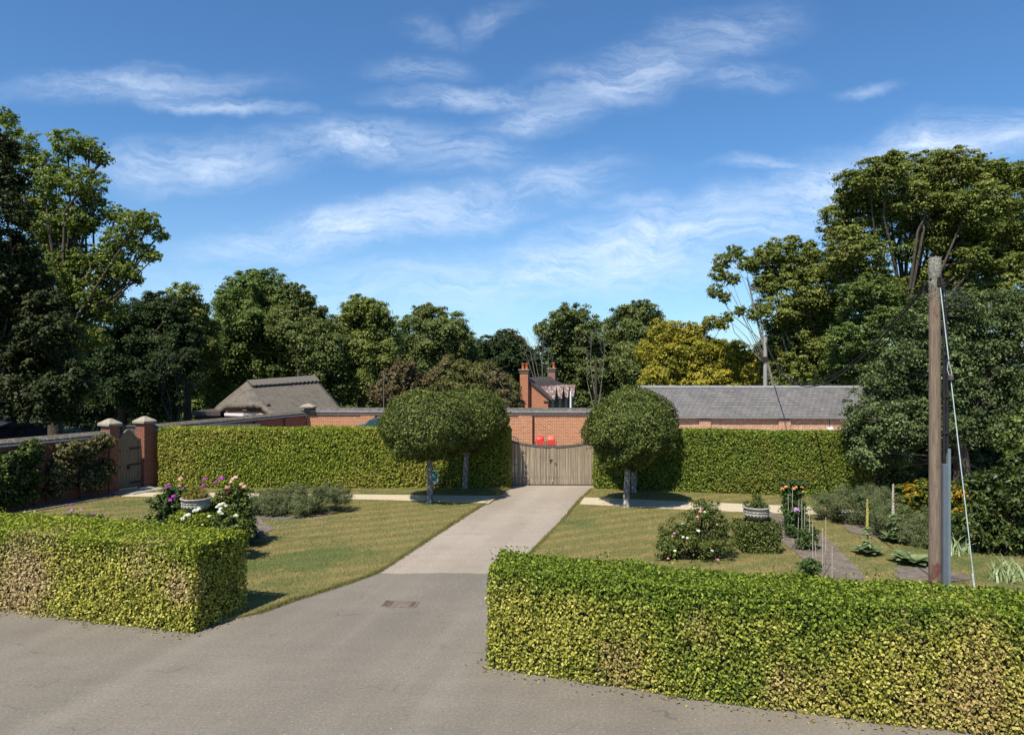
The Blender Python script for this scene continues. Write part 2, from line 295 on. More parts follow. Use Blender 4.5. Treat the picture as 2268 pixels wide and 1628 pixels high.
M['wood_pole'] = rough_mat('weathered_pole_timber', G(.10,.07,.045), G(.28,.21,.15), 5, G(.14,.06,.045), .57, sc3=(9, 9, .5), bstr=.8, cs=2.2)
M['wood_grime'] = rough_mat('lichen_crusted_timber', G(.10,.09,.07), G(.36,.34,.28), 22, G(.06,.055,.045), .55, bstr=1, bd=.03, cs=30)
M['wood_brown'] = rough_mat('brown_weathered_boards', G(0.112,0.084,0.055), G(0.275,0.216,0.149), 7, sc3=(8, 8, .6))
M['wood_dark'] = rough_mat('dark_pole_timber', G(.03,.022,.016), G(.09,.07,.05), 6, sc3=(8, 8, .6))
M['wood_palepole'] = rough_mat('pale_pole_timber', G(.20,.18,.16), G(.38,.35,.31), 6, sc3=(8, 8, .6))
M['thatch'] = rough_mat('weathered_thatch', G(0.072,0.060,0.047), G(0.226,0.195,0.152), 14, G(0.103,0.090,0.074), .52, sc3=(1, 1, .3), bstr=1.0, bd=.06, cs=1.5)
M['thatch_ridge'] = rough_mat('thatch_ridge_straw', G(0.087,0.075,0.062), G(0.226,0.200,0.162), 30, sc3=(1, 1, .4), bstr=1.0, bd=.05)
M['barn_dark'] = rough_mat('black_weatherboard', G(.006,.008,.016), G(.018,.022,.035), 4, sc3=(.6, .6, 6))
M['barn_roof'] = rough_mat('black_felt_roof', G(.012,.014,.022), G(.03,.033,.045), 3)
M['white'] = rough_mat('white_paint', G(.6,.6,.58), G(.78,.78,.76), 6, bstr=.05)
M['dpipe'] = rough_mat('dark_red_pipe_paint', G(.06,.012,.012), G(.10,.02,.018), 6, bstr=.1)
M['black'] = rough_mat('black_rubber', G(.012,.012,.013), G(.03,.03,.032), 9, bstr=.2, rough=.6)
M['iron'] = rough_mat('rusty_black_iron', G(.015,.012,.01), G(.05,.035,.028), 12, bstr=.4, rough=.7)
M['rust'] = rough_mat('rusted_grate_iron', G(.05,.04,.035), G(.17,.13,.11), 20, bstr=.5)
M['ugrey'] = rough_mat('blue_grey_steel_cover', G(.085,.105,.125), G(.13,.155,.175), 2, bstr=.05, rough=.45, spec=.5)
M['ugreen'] = rough_mat('grey_green_steel_cover', G(.12,.16,.17), G(.18,.225,.23), 2, bstr=.05, rough=.45, spec=.5)
M['guy'] = rough_mat('galvanised_wire', G(.35,.42,.40), G(.6,.68,.64), 6, bstr=.1, rough=.5)
M['terra'] = rough_mat('terracotta', G(.45,.13,.05), G(.58,.19,.08), 7, bstr=.1)
M['redp'] = rough_mat('red_plastic', G(.55,.03,.025), G(.66,.06,.045), 2, bstr=.02, rough=.4, spec=.5)
M['redp2'] = rough_mat('faded_red_plastic', G(.62,.09,.045), G(.72,.14,.08), 2, bstr=.02, rough=.45, spec=.5)
M['cover'] = rough_mat('dark_green_cover_fabric', G(.018,.045,.05), G(.035,.075,.08), 3, bstr=.2, rough=.6)
M['cover2'] = rough_mat('grey_cover_fabric', G(.07,.085,.10), G(.10,.12,.13), 3, bstr=.2, rough=.6)
M['glass'] = NT('window_glass').fin(G(.03,.035,.04), .08, .6)
M['signgreen'] = rough_mat('green_sign_face', G(.01,.22,.11), G(.015,.26,.13), 3, bstr=0)
M['cane'] = rough_mat('bamboo', G(.40,.34,.24), G(.58,.52,.42), 6, bstr=.1)
M['gravel'] = rough_mat('cream_gravel', G(.36,.29,.185), G(.58,.49,.34), 30, G(.28,.22,.14), .6, bstr=.8, bd=.02, cs=60)
M['courtyard'] = rough_mat('courtyard_gravel', G(.25,.22,.18), G(.4,.36,.3), 8, bstr=.4)
def plank_mat():
    s = NT('weathered_oak_planks'); o = s.obj(); n1 = s.noise(o, 3.2, 5, .6, sc3=(5, 5, .35)); n2 = s.noise(o, 2.0, 4, .5, sc3=(7, 1, .03), loc=(5, 0, 3)); n3 = s.noise(o, 1.4, 5, .6, loc=(1, 1, 1)); n4 = s.noise(o, 9, 5, .7, sc3=(6, 1, .35))
    col = s.ramp(n2, [(.33, G(.14,.108,.075)), (.5, G(.30,.235,.16)), (.68, G(.48,.39,.28))])
    col = s.mix(s.ramp(n1, [(.45, B1), (.7, G(.7,.7,.7))]), col, G(.12,.105,.09)); col = s.mix(s.ramp(n3, [(.5, B1), (.75, G(.4,.4,.4))]), col, G(.22,.19,.12))
    col = s.mix(s.ramp(n4, [(.5, B1), (.72, G(.55,.55,.55))]), col, G(.09,.08,.07))
    s.bump(n4, .5, .01); return s.fin(col, .9, .15)
M['plank'] = plank_mat()
def slate_mat(name, base, dark, pale, w_=.28, h_=.19, lich=.62):
    s = NT(name); o = s.obj(); sp = s.n('SeparateXYZ'); s.L.new(o, sp.inputs[0]); cb = s.n('CombineXYZ'); s.L.new(sp.outputs[0], cb.inputs[0]); s.L.new(s.math('MULTIPLY', sp.outputs[2], 1.5), cb.inputs[1])
    b = s.n('TexBrick'); s.L.new(cb.outputs[0], b.inputs['Vector']); b.inputs['Scale'].default_value = 1; b.inputs['Brick Width'].default_value = w_; b.inputs['Row Height'].default_value = h_; b.inputs['Mortar Size'].default_value = .012
    b.inputs['Color1'].default_value = base; b.inputs['Color2'].default_value = tuple(c*.72 for c in base[:3])+(1,); b.inputs['Mortar'].default_value = dark
    col = s.mix(s.ramp(s.noise(o, 1.2, 6, .7), [(.4, B1), (.7, G(.5,.5,.5))]), b.outputs[0], pale)
    col = s.mix(s.ramp(s.noise(o, 5, 6, .75, loc=(3, 3, 3)), [(lich, B1), (lich+.08, W0)]), col, tuple(min(1, c*1.7) for c in pale[:3])+(1,))
    s.bump(s.math('MULTIPLY', b.outputs['Fac'], -1), .6, .02); return s.fin(col, .75, .35)
M['slate'] = slate_mat('welsh_slate', G(0.142,0.133,0.125), G(0.040,0.037,0.036), G(0.204,0.184,0.165))
M['tile'] = slate_mat('brown_clay_tile', G(.085,.062,.055), G(.03,.022,.02), G(.12,.10,.085), .2, .15)
M['tile_mottled'] = slate_mat('mottled_clay_tile', G(.17,.085,.075), G(.04,.025,.022), G(.30,.25,.22), .2, .15, .52)
def road_mat(name, a, b, speck, fine=60, worn=None):
    s = NT(name); o = s.obj(); n1 = s.noise(o, .35, 5, .6); n2 = s.noise(o, fine, 3, .7); n3 = s.noise(o, 1.7, 6, .65, loc=(3, 8, 0), sc3=(.5, 1.6, 1))
    col = s.ramp(n1, [(.3, a), (.7, b)]); col = s.mix(s.ramp(n3, [(.4, G(0,0,0)), (.75, G(.35,.35,.35))]), col, tuple(c*.74 for c in a[:3])+(1,))
    col = s.mix(s.ramp(n2, [(.35, G(.4,.4,.4)), (.5, B1)]), col, tuple(c*.55 for c in a[:3])+(1,)); col = s.mix(s.ramp(n2, [(.62, B1), (.75, G(.7,.7,.7))]), col, speck)
    v = s.n('TexVoronoi'); v.inputs['Scale'].default_value = 5; s.L.new(o, v.inputs['Vector']); col = s.mix(s.ramp(v.outputs['Distance'], [(.0, W0), (.045, B1)]), col, speck)
    n5 = s.noise(o, 22, 4, .8, loc=(9, 2, 0)); col = s.mix(s.ramp(n5, [(.35, G(.55,.55,.55)), (.5, B1)]), col, tuple(c*.62 for c in a[:3])+(1,)); col = s.mix(s.ramp(n5, [(.55, B1), (.72, G(.5,.5,.5))]), col, speck)
    mt = s.n('Mapping'); mt.inputs['Rotation'].default_value = (0, 0, R(13.6)); mt.inputs['Scale'].default_value = (1, 1, 1); s.L.new(o, mt.inputs[0])
    tr = s.noise(mt.outputs[0], 1.15, 3, .5, sc3=(1, .05, 1), loc=(2.6, 0, 0)); col = s.mix(s.ramp(tr, [(.40, G(.15,.15,.15)), (.52, B1)]), col, tuple(c*.6 for c in a[:3])+(1,)); col = s.mix(s.ramp(tr, [(.55, B1), (.68, G(.10,.10,.10))]), col, speck)
    vc = s.n('TexVoronoi', feature='DISTANCE_TO_EDGE'); vc.inputs['Scale'].default_value = .34; wq = s.n('TexNoise'); wq.inputs['Scale'].default_value = 1.3; wq.inputs['Detail'].default_value = 6; s.L.new(o, wq.inputs['Vector'])
    av = s.n('VectorMath', operation='ADD'); s.L.new(o, av.inputs[0]); s.L.new(wq.outputs['Color'], av.inputs[1]); s.L.new(av.outputs[0], vc.inputs['Vector'])
    ck = s.math('MULTIPLY', s.ramp(vc.outputs['Distance'], [(.0, W0), (.006, B1)]), s.ramp(n3, [(.48, B1), (.6, G(.55,.55,.55))])); col = s.mix(ck, col, tuple(c*.3 for c in a[:3])+(1,))
    s.bump(n2, .35, .006); return s.fin(col, .88, .25)
M['asphalt'] = road_mat('warm_grey_asphalt', G(0.163,0.140,0.109), G(0.210,0.181,0.141), G(0.360,0.325,0.264))
M['drive'] = road_mat('pale_drive_tarmac', G(.28,.232,.178), G(.36,.30,.235), G(.54,.47,.39))
def lawn_mat():
    s = NT('patchy_lawn'); o = s.obj(); big = s.noise(o, .26, 5, .65, loc=(2.2, .4, 0)); med = s.noise(o, .9, 6, .7, loc=(4, 9, 0), sc3=(1, .7, 1)); fine = s.noise(o, 34, 4, .75)
    wv = s.n('TexWave'); wv.inputs['Scale'].default_value = .42; wv.inputs['Distortion'].default_value = 2.5; wv.inputs['Detail'].default_value = 2
    mp = s.n('Mapping'); mp.inputs['Rotation'].default_value = (0, 0, R(62)); s.L.new(o, mp.inputs[0]); s.L.new(mp.outputs[0], wv.inputs['Vector'])
    col = s.ramp(fine, [(.3, G(.07,.07,.024)), (.5, G(.15,.14,.048)), (.72, G(.27,.24,.10))])
    straw = s.ramp(fine, [(.3, G(.12,.085,.03)), (.5, G(.24,.175,.065)), (.72, G(.40,.31,.15))]); green = s.ramp(fine, [(.3, G(.035,.055,.018)), (.5, G(.07,.105,.03)), (.72, G(.14,.18,.055))])
    col = s.mix(s.ramp(s.math('ADD', s.math('MULTIPLY', med, .75), s.math('MULTIPLY', wv.outputs[0], .23)), [(.44, B1), (.6, G(.85,.85,.85))]), col, straw)
    col = s.mix(s.ramp(big, [(.53, B1), (.66, G(.8,.8,.8))]), col, green)
    gp = s.n('NewGeometry').outputs['Position']; gm_ = s.n('Mapping', vector_type='TEXTURE'); gm_.inputs['Location'].default_value = (-5.0, 16.9, 0); gm_.inputs['Rotation'].default_value = (0, 0, R(30)); gm_.inputs['Scale'].default_value = (3.3, 1.9, 9); s.L.new(gp, gm_.inputs[0])
    ln = s.n('VectorMath', operation='LENGTH'); s.L.new(gm_.outputs[0], ln.inputs[0]); col = s.mix(s.ramp(s.math('ADD', ln.outputs['Value'], s.math('MULTIPLY', med, .9)), [(.8, G(.75,.75,.75)), (1.6, B1)]), col, green)   # reseeded green strip
    s.bump(fine, .8, .03); return s.fin(col, .95, .1)
M['lawn'] = lawn_mat()
M['field'] = rough_mat('rough_ground', G(.03,.035,.015), G(.08,.08,.035), 2)
# ------------------------------------------------------------------ ground
def area(name, pts, z0, z1, mat, label=None): return tag(MB().prism(pts, z0, z1).build(name, mat), label, None, None, 'structure')
gx = [-700,-200,-60,0,60,200,700]; gy = [-60,0,20,44]+[44+18*i/8 for i in range(1, 9)]+[120,300,1500]
gm = MB(); gm.add([(x, y, zg(y)-.02) for y in gy for x in gx], [(j*7+i, j*7+i+1, (j+1)*7+i+1, (j+1)*7+i) for j in range(len(gy)-1) for i in range(6)])
tag(gm.build('ground', M['field']), kind='structure')
area('road', [(-24,-8),(24,-8),(24,11),(8,11.6),(1.4,12.2),(1.4,16.2),(-3.1,16.2),(-5.6,14.6),(-24,17)], -.015, 0, M['asphalt'])
dl = [P(1132,1074), P(1125,1084), P(1103,1099), P(1080,1113), P(971,1181), P(905,1225), P(840,1268)]
dr = [P(1318,1074), P(1312,1084), P(1289,1104), P(1263,1137), P(1188,1215), P(1150,1268)]
drive = [(p[0]-.12, p[1]) for p in dl]+[(x, 16.05+.03*math.sin(x*3.1)+.02*math.sin(x*11)) for x in np.linspace(-2.7, 1.2, 40)]+[(p[0]+.12, p[1]) for p in dr[::-1]]
area('driveway', drive, -.012, .006, M['drive'])
Lw = [P(1125,1084)[:2], P(1103,1099)[:2], P(1080,1113)[:2], P(971,1181)[:2], P(905,1225)[:2], P(840,1268)[:2], P(768,1294)[:2], P(640,1334)[:2], P(570,1360)[:2],
      (-5.2,13.0), (-7,13.3), (-14,14.6), (-24,16), (-22,22), (-16.0,23.9), (-13.8,27.6), (-13.6,28.2), (-.3,28.2)]
Lw = Lw[::-1]
Rw = [P(1312,1084)[:2], P(1289,1104)[:2], P(1263,1137)[:2], P(1188,1215)[:2], P(1140,1275)[:2], (.1,14), (.0,12.1), (1.5,11.4), (4,10.6), (7,9.9), (12,9.2), (24,10), (24,28), (3.5,28.1)]
area('lawn', Lw, -.01, .045, M['lawn']); area('lawn.001', Rw, -.01, .045, M['lawn'])
area('gravel_path', [P(270,1090,.05)[:2], P(270,1099,.05)[:2], P(555,1101,.05)[:2], P(827,1106,.05)[:2], P(1082,1114,.05)[:2], P(1106,1098,.05)[:2], P(827,1095,.05)[:2], P(555,1092,.05)[:2]], .03, .05, M['gravel'])
area('gravel_path.001', [P(1284,1116,.05)[:2], P(1514,1128,.05)[:2], P(1861,1142,.05)[:2], P(2150,1156,.05)[:2], P(2150,1139,.05)[:2], P(1869,1125,.05)[:2], P(1514,1110,.05)[:2], P(1294,1101,.05)[:2]], .03, .05, M['gravel'])
area('courtyard', [(-10.2,28.3),(21,28.3),(21,36),(-10.2,36.3)], -.012, .002, M['courtyard'])
BZ = [.052]
def bed(name, pts): BZ[0] += .004; return area(name, pts, .03, BZ[0], M['soil'])
def blobpoly(cx, cy, rx, ry, rot=0, n=28, j=.08):
    a = np.linspace(0, 2*np.pi, n, endpoint=False); r = 1+j*np.sin(3*a+cx)+j*np.sin(5*a+cy); x = rx*r*np.cos(a); y = ry*r*np.sin(a); c, s_ = math.cos(rot), math.sin(rot)
    return [(cx+c*p-s_*q, cy+s_*p+c*q) for p, q in zip(x, y)]
c = P(660,1140); bed('flower_bed', blobpoly(c[0]-.5, c[1]+.1, 1.7, .9, .1))
c = P(450,1200); bed('flower_bed.001', blobpoly(c[0]-.5, c[1]+1.2, 1.9, 1.7))
c = P(1790,1215); bed('flower_bed.002', blobpoly(c[0]+.1, c[1]+.4, .62, 3.9, -.12, j=.06))
pass
c = P(2040,1275); bed('flower_bed.004', blobpoly(c[0]+.1, c[1]-.1, .75, .6))
c = P(1960,1185); bed('flower_bed.005', blobpoly(c[0]+.1, c[1]+.8, .8, 1.6, -.3))
# bare soil along the left wall
bed('flower_bed.006', [(-19,16.6),(-14.1,26.6),(-13.5,26.3),(-18,16.2)])
def inpoly(pts, poly):
    x, y = pts[:, 0], pts[:, 1]; ins = np.zeros(len(pts), bool); n = len(poly)
    for i in range(n):
        x1, y1 = poly[i][:2]; x2, y2 = poly[(i+1) % n][:2]
        if y1 == y2: continue
        ins ^= ((y1 > y) != (y2 > y)) & (x < (x2-x1)*(y-y1)/(y2-y1)+x1)
    return ins
beds = [o for o in bpy.data.objects if o.name.startswith(('flower_bed', 'gravel_path'))]
def grass():
    for k, poly in enumerate((Lw, Rw)):
        n = 420000; p = np.c_[rng.uniform(-24, 24, n), 11+17*rng.random(n)**1.25, np.full(n, .045)]
        ok = inpoly(p, poly) & (np.abs(p[:, 0]) < .74*p[:, 1]+.5)
        for b in beds:
            v = [q.co for q in b.data.vertices]; ok &= ~inpoly(p, [(q.x, q.y) for q in v[:len(v)//2]])
        p = p[ok]; n = len(p); h = rng.uniform(.018, .045, n); lean = rng.normal(scale=.35, size=(n, 2))*h[:, None]; a = rng.uniform(0, 3.14, n); wd = .006
        V = np.empty((n, 3, 3)); dx = np.c_[np.cos(a), np.sin(a), np.zeros(n)]*wd; V[:, 0] = p-dx; V[:, 1] = p+dx; V[:, 2] = p+np.c_[lean, h]
        tag(link('grass', npmesh('grass', V.reshape(-1, 3), np.arange(3*n).reshape(n, 3), rng.random(n)), M['grass']), 'short patchy grass on the lawn left of the drive' if k == 0 else 'short patchy grass on the lawn right of the drive', 'grass', None, 'stuff')
grass()
def edge_grass():                       # ragged tufts hanging over the cut edges of the lawns
    P_ = []
    for ln in (dl[1:]+[P(768,1294), P(640,1334), P(570,1360)], dr[1:]):
        for a, b in zip(ln[:-1], ln[1:]):
            a, b = np.array(a[:2]), np.array(b[:2]); m = int(np.linalg.norm(b-a)*900); t = rng.random((m, 1)); P_.append(a*(1-t)+b*t+rng.normal(scale=.035, size=(m, 2))+snoise(np.c_[(a*(1-t)+b*t), np.zeros(m)], 5, 4)[:, None]*.03)
    p = np.vstack(P_); n = len(p); h = rng.uniform(.02, .085, n)*(.6+.5*np.abs(snoise(np.c_[p, np.zeros(n)], 6, 9))); a = rng.uniform(0, 3.14, n); V = np.empty((n, 3, 3)); q = np.c_[p, np.full(n, .012)]; dx = np.c_[np.cos(a), np.sin(a), np.zeros(n)]*.005
    V[:, 0] = q-dx; V[:, 1] = q+dx; V[:, 2] = q+np.c_[rng.normal(scale=.5, size=(n, 2))*h[:, None], h+.02]
    tag(link('grass', npmesh('grass', V.reshape(-1, 3), np.arange(3*n).reshape(n, 3), rng.random(n)), M['grass']), 'ragged grass overhanging the cut lawn edges beside the drive', 'grass', None, 'stuff')
edge_grass()
# ------------------------------------------------------------------ hedges
def hedge(name, label, poly, h, mat, ls, dens, seed, topmul=1.0, group=None, rough=.05, asp=.62, shoots=0, topz=None):
    rg = np.random.default_rng(seed); poly = np.array(poly, float); n = len(poly); cx, cy = poly.mean(0)
    root = thing(name, label, 'hedge', (cx, cy, 0), 0, group); q = poly-(cx, cy)
    inner = []
    for i in range(n):
        e0 = q[i]-q[i-1]; e1 = q[(i+1) % n]-q[i]; n0 = np.array([-e0[1], e0[0]])/np.linalg.norm(e0); n1 = np.array([-e1[1], e1[0]])/np.linalg.norm(e1); bb = n0+n1; bb /= max(.35, bb@n0); inner.append(tuple(q[i]+bb*.13))
    MB().prism(inner, .05, h-.10).build('stems', M['stems'], root)  # solid dark core added inside the leaves to block light
    pts, nor = [], []
    for i in range(n):
        a, b = q[i], q[(i+1) % n]; L = np.linalg.norm(b-a); m = int(L*h*dens); e = (b-a)/L; nn = np.array([e[1], -e[0], 0])
        s = rg.random(m)*L; z = h*rg.random(m)**.95; p = np.c_[a[0]+e[0]*s, a[1]+e[1]*s, z]; N_ = np.tile(nn, (m, 1))
        edge = np.clip((z-(h-.12))/.12, 0, 1); p -= N_*(edge[:, None]**2*.08)
        pts.append(p); nor.append(unit(N_+np.c_[np.zeros((m, 2)), .25*np.ones(m)]))
    mn, mx = q.min(0), q.max(0); m = int((mx-mn).prod()*dens*topmul); p = rg.random((m, 2))*(mx-mn)+mn; p = p[inpoly(p, q)]; m = len(p)
    pts.append(np.c_[p, np.full(m, h)]); nor.append(np.tile([0, 0, 1.], (m, 1)))
    if shoots:
        p = rg.random((shoots*8, 2))*(mx-mn)+mn; p = p[inpoly(p, q)][:shoots]
        for x, y in p:
            k = rg.integers(4, 9); hh = rg.uniform(.06, .20); zz = h+hh*np.linspace(0, 1, k); pts.append(np.c_[x+rg.normal(scale=.02, size=k), y+rg.normal(scale=.02, size=k), zz]); nor.append(unit(rg.normal(size=(k, 3))+(0, 0, .6)))
    p = np.vstack(pts); N_ = np.vstack(nor); wv = snoise(p+(cx, cy, 0), 2.2, seed)*rough+snoise(p, 7, seed+1)*rough*.5
    p += N_*(wv+rg.uniform(-1, 0, len(p))**3*ls*3+rg.uniform(-.3, .5, len(p))*ls)[:, None]; N_ = unit(N_*.9+rg.normal(scale=.55, size=N_.shape)+(0, 0, .15)); p[:, 2] = np.maximum(p[:, 2], .02)
    o = link('foliage', leafmesh('foliage', p, N_, ls, asp, rg=rg), mat, root); o.location = (0, 0, 0)
    return root
hedge('hornbeam_hedge', 'yellowing clipped hedge by the road, left of the drive mouth', [(-15,14.7),(-9.7,13.55),(-5.5,12.4),(-5.0,13.62),(-9.5,14.95),(-14.7,16.1)], 1.52, M['hedge_left'], .049, 1950, 11, shoots=150)
hedge('hornbeam_hedge', 'largest yellow-green clipped hedge at lower right, running beside the road', [(-.36,11.0),(2.87,9.82),(5.28,9.1),(8.6,8.3),(9.2,9.35),(5.7,10.25),(3.2,10.95),(-.18,12.15)], 1.52, M['hedge_near'], .046, 2550, 12, shoots=260)
hedge('hornbeam_hedge', 'tall clipped hedge behind the path, from garden gate to double gate', [(-13.35,27.1),(-.1,27.1),(-.05,28.15),(-13.3,28.2)], 2.28, M['hedge_far'], .066, 1300, 13, rough=.035)
hedge('hornbeam_hedge', 'tall clipped hedge behind the path, right of the double gate', [(3.15,27.0),(6.0,26.35),(12.6,24.9),(12.8,26.0),(6.2,27.5),(3.2,28.1)], 2.28, M['hedge_far2'], .066, 1300, 14, rough=.035)
# ------------------------------------------------------------------ trees and shrubs
LEAFN = 0
def foliage(blobs, base, ls, rg, k=26, asp=.62, flat=.7, up=.5, rcf=.30, hang=0, air=1.0):
    """leaves for a crown of ellipsoidal boughs: each bough carries many small sprays"""
    P_, N_, hubs, S_ = [], [], [], []
    for (cx, cy, cz, r) in blobs:
        m = max(7, int(2.6/rcf/rcf*air)); rc = r*rcf
        d = unit(rg.normal(size=(m, 3))); d[:, 2] = d[:, 2]*.9+.1; rad = r*rg.uniform(.12, 1.0, m)**.5*.92; cc = np.array([cx, cy, cz])+d*rad[:, None]*np.array([1, 1, .9])
        hubs.append(cc); n = int(k*2.6*(r/ls)**2*air/m)+2
        for q, dq in zip(cc, d):
            s = rc*rg.uniform(.65, 1.35); e = unit(rg.normal(size=(n, 3))); e[:, 2] = np.where(e[:, 2] < -.3, -e[:, 2], e[:, 2])
            p = q+e*(s*rg.uniform(.2, 1.1, (n, 1)))*np.array([1, 1, flat]); p[:, 2] -= hang*rg.random(n)*s
            lo = rg.random(n) < .3; p[lo] = q+e[lo]*np.array([1, 1, -1])*s*1.8*rg.random((lo.sum(), 1))
            S_.append(np.full(n, rg.random())); P_.append(p); N_.append(unit(e*.7+dq*.3+rg.normal(scale=.45, size=(n, 3))+(0, 0, up)))
    P_ = np.vstack(P_)-np.array(base); N_ = np.vstack(N_); SPRAY[0] = np.concatenate(S_)
    return P_, N_, hubs
def tree(name, label, cat, mat, d, base_px, blobs, ls=None, bmat='bark', tr=.3, k=26, group=None, seed=1, fork=None, flat=.7, up=.5, rcf=.21, hang=0, spread=.8, air=1.0, asp=.62, lim=True, twigs=3, grow=1.28, fill=.7):
    global LEAFN
    rg = np.random.default_rng(seed); ls = ls or d/360.; bx = (base_px-1134)/F*d; base = (bx, d, zg(d))
    B = []
    for b in blobs:
        x, y, r = b[:3]; dd = d+(b[3] if len(b) > 3 else rg.uniform(-1, 1)*spread*r/F*d); p = at(x, y, dd); B.append((p[0], p[1], p[2], r/F*d*grow))
    nb = len(B)
    for _ in range(int(nb*fill)):       # infill boughs inside the crown
        i, j = rg.integers(nb, size=2); t = rg.uniform(.3, .7); a, b_ = np.array(B[i]), np.array(B[j])
        if np.linalg.norm(a[:3]-b_[:3]) < 3.2*max(a[3], b_[3]): q = a*t+b_*(1-t); q[1] += rg.uniform(0, 1)*q[3]*1.2; q[2] -= .15*q[3]; B.append(tuple(q))
    root = thing(name, label, cat, base, 0, group)
    P_, N_, hubs = foliage(B, base, ls, rg, k, flat=flat, up=up, rcf=rcf, hang=hang, air=air); LEAFN += len(P_)
    link('crown', leafmesh('crown', P_, N_, ls, asp, rg=rg, spray=SPRAY[0]), M[mat], root)
    if lim:
        mb = MB(); tops = np.array([b[:3] for b in B])-base; cz = np.quantile(tops[:, 2], .6); f = fork or max(.8, tops[:, 2].min()*.6)
        axis = lambda z: np.array([np.interp(z, [0, f, cz], [0, 0, tops[:, 0].mean()*.7]), np.interp(z, [0, f, cz], [0, 0, tops[:, 1].mean()*.7]), z])
        mb.tube([axis(0)+(0, 0, -.2), axis(.25), axis(f*.6), axis(f), axis((f+cz)/2), axis(cz)], [tr*1.5, tr*1.08, tr*.92, tr*.8, tr*.5, tr*.2], 9)
        for i, t in enumerate(tops):
            z0 = f+(max(f, min(t[2], cz))-f)*rg.uniform(.1, .55); a = axis(z0); mid = (a+t)/2+rg.normal(scale=.08, size=3)*np.linalg.norm(t-a)+(0, 0, .06*np.linalg.norm(t-a)); r0 = tr*rg.uniform(.16, .28)
            mb.tube([a, a*.6+mid*.4+rg.normal(scale=.03, size=3), mid, mid*.4+t*.6, t], [r0, r0*.8, r0*.6, r0*.4, r0*.2], 6)
            for q in hubs[i][rg.choice(len(hubs[i]), min(twigs, len(hubs[i])), replace=False)]:
                q = q-base; mb.tube([mid*.3+t*.7, (t+q)/2+rg.normal(scale=.06, size=3), q], [r0*.28, r0*.18, r0*.08], 4, False)
        mb.build('trunk', M[bmat], root)
    return root
exec_trees = []
T = tree
T('poplar_tree', 'tall loose yellow-green tree with leaning right bough at the left edge', 'tree', 'poplar', 34, 120,
  [(12,262,26),(40,330,50),(95,375,45),(150,325,40),(195,330,32),(225,352,22),(125,420,55),(185,410,45),(60,450,60),(110,500,60),(170,490,42),(205,445,30),(70,580,65),(130,600,60),(175,570,42),(262,475,28),(300,500,34),(330,490,26),(355,522,20),(345,568,14),(262,530,36),(300,545,22),(235,590,40),(275,600,30),(300,618,20),(205,650,48),(240,690,38),(150,690,60),(90,700,65),(190,750,40),(225,755,22),(130,790,55),(60,800,60),(160,860,50)],
  ls=.115, tr=.38, k=13, seed=21, rcf=.17, air=1.0, spread=.5, up=.25, fork=4.5, grow=1.15, fill=.45)
T('copper_tree', 'brown-leaved tree, leaf colour darkened for shade, overhanging the left edge of the photo', 'tree', 'copper_shaded', 29, -40,
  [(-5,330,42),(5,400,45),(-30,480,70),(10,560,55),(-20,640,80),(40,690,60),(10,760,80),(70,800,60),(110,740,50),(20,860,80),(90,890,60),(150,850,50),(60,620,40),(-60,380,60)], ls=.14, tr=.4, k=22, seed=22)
T('yew_tree', 'black-green tree with deep shade in its leaf colour left of the thatched cottage', 'tree', 'dark', 46, 270,
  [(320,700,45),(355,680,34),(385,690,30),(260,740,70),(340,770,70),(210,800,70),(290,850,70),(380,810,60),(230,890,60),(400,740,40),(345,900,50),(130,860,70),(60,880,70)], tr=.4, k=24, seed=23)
T('lime_tree', 'dark tree with a bronzed pointed top beside the black-green tree', 'tree', 'olive', 52, 415,
  [(412,655,30),(395,690,34),(430,690,32),(410,740,45),(440,760,40),(400,800,45)], tr=.3, k=24, seed=24)
T('ash_tree', 'tallest rounded green tree behind the thatched roof', 'tree', 'ash', 58, 560,
  [(560,610,14),(545,640,36),(590,640,40),(515,665,34),(560,690,60),(620,680,45),(490,720,50),(560,760,70),(640,745,60),(450,790,55),(520,820,60),(600,830,60),(670,800,50),(450,860,55),(510,890,45),(440,905,40)], tr=.45, k=24, seed=25, flat=.6)
T('poplar_tree', 'wispy grey-green tree with upright shoots right of the tallest ash', 'tree', 'mid', 54, 660,
  [(640,640,16),(660,650,20),(682,662,16),(655,690,34),(620,720,34),(690,700,26),(712,690,12),(670,740,45),(720,730,34),(740,770,38),(700,790,50),(730,830,45),(760,860,40)], tr=.3, k=20, seed=26, rcf=.26)
T('oak_tree', 'dark green tree with brownish crown at the centre-left skyline', 'tree', 'olive', 56, 800,
  [(795,675,22),(780,695,26),(815,690,30),(840,710,34),(790,730,45),(850,750,42),(770,780,45),(830,790,50),(800,840,50),(860,800,34),(750,830,40),(850,850,40)], tr=.4, k=24, seed=27)
T('ash_tree', 'broad dark green tree left of the cottage chimneys on the skyline', 'tree', 'mid', 66, 960,
  [(940,690,22),(965,705,30),(915,725,34),(990,730,38),(1015,755,34),(950,760,50),(1000,790,48),(900,780,40),(940,820,50),(1030,800,34),(1000,840,40),(880,820,40)], tr=.4, k=24, seed=28)
T('hawthorn_tree', 'small bronze-red tree behind the wall beside the thin pole', 'tree', 'brown', 45, 885,
  [(895,822,26),(870,845,30),(910,850,30),(850,875,28),(890,880,32),(920,885,25)], tr=.14, k=24, seed=29)
T('birch_tree', 'rounded yellow-green weeping tree just left of the brick cottage', 'tree', 'weep', 44, 1040,
  [(1000,815,30),(985,845,34),(1025,845,38),(1060,830,38),(1095,850,34),(1050,875,40),(1000,880,36),(1100,885,30),(1120,880,22),(970,880,28)], tr=.18, k=24, seed=30, hang=.8)
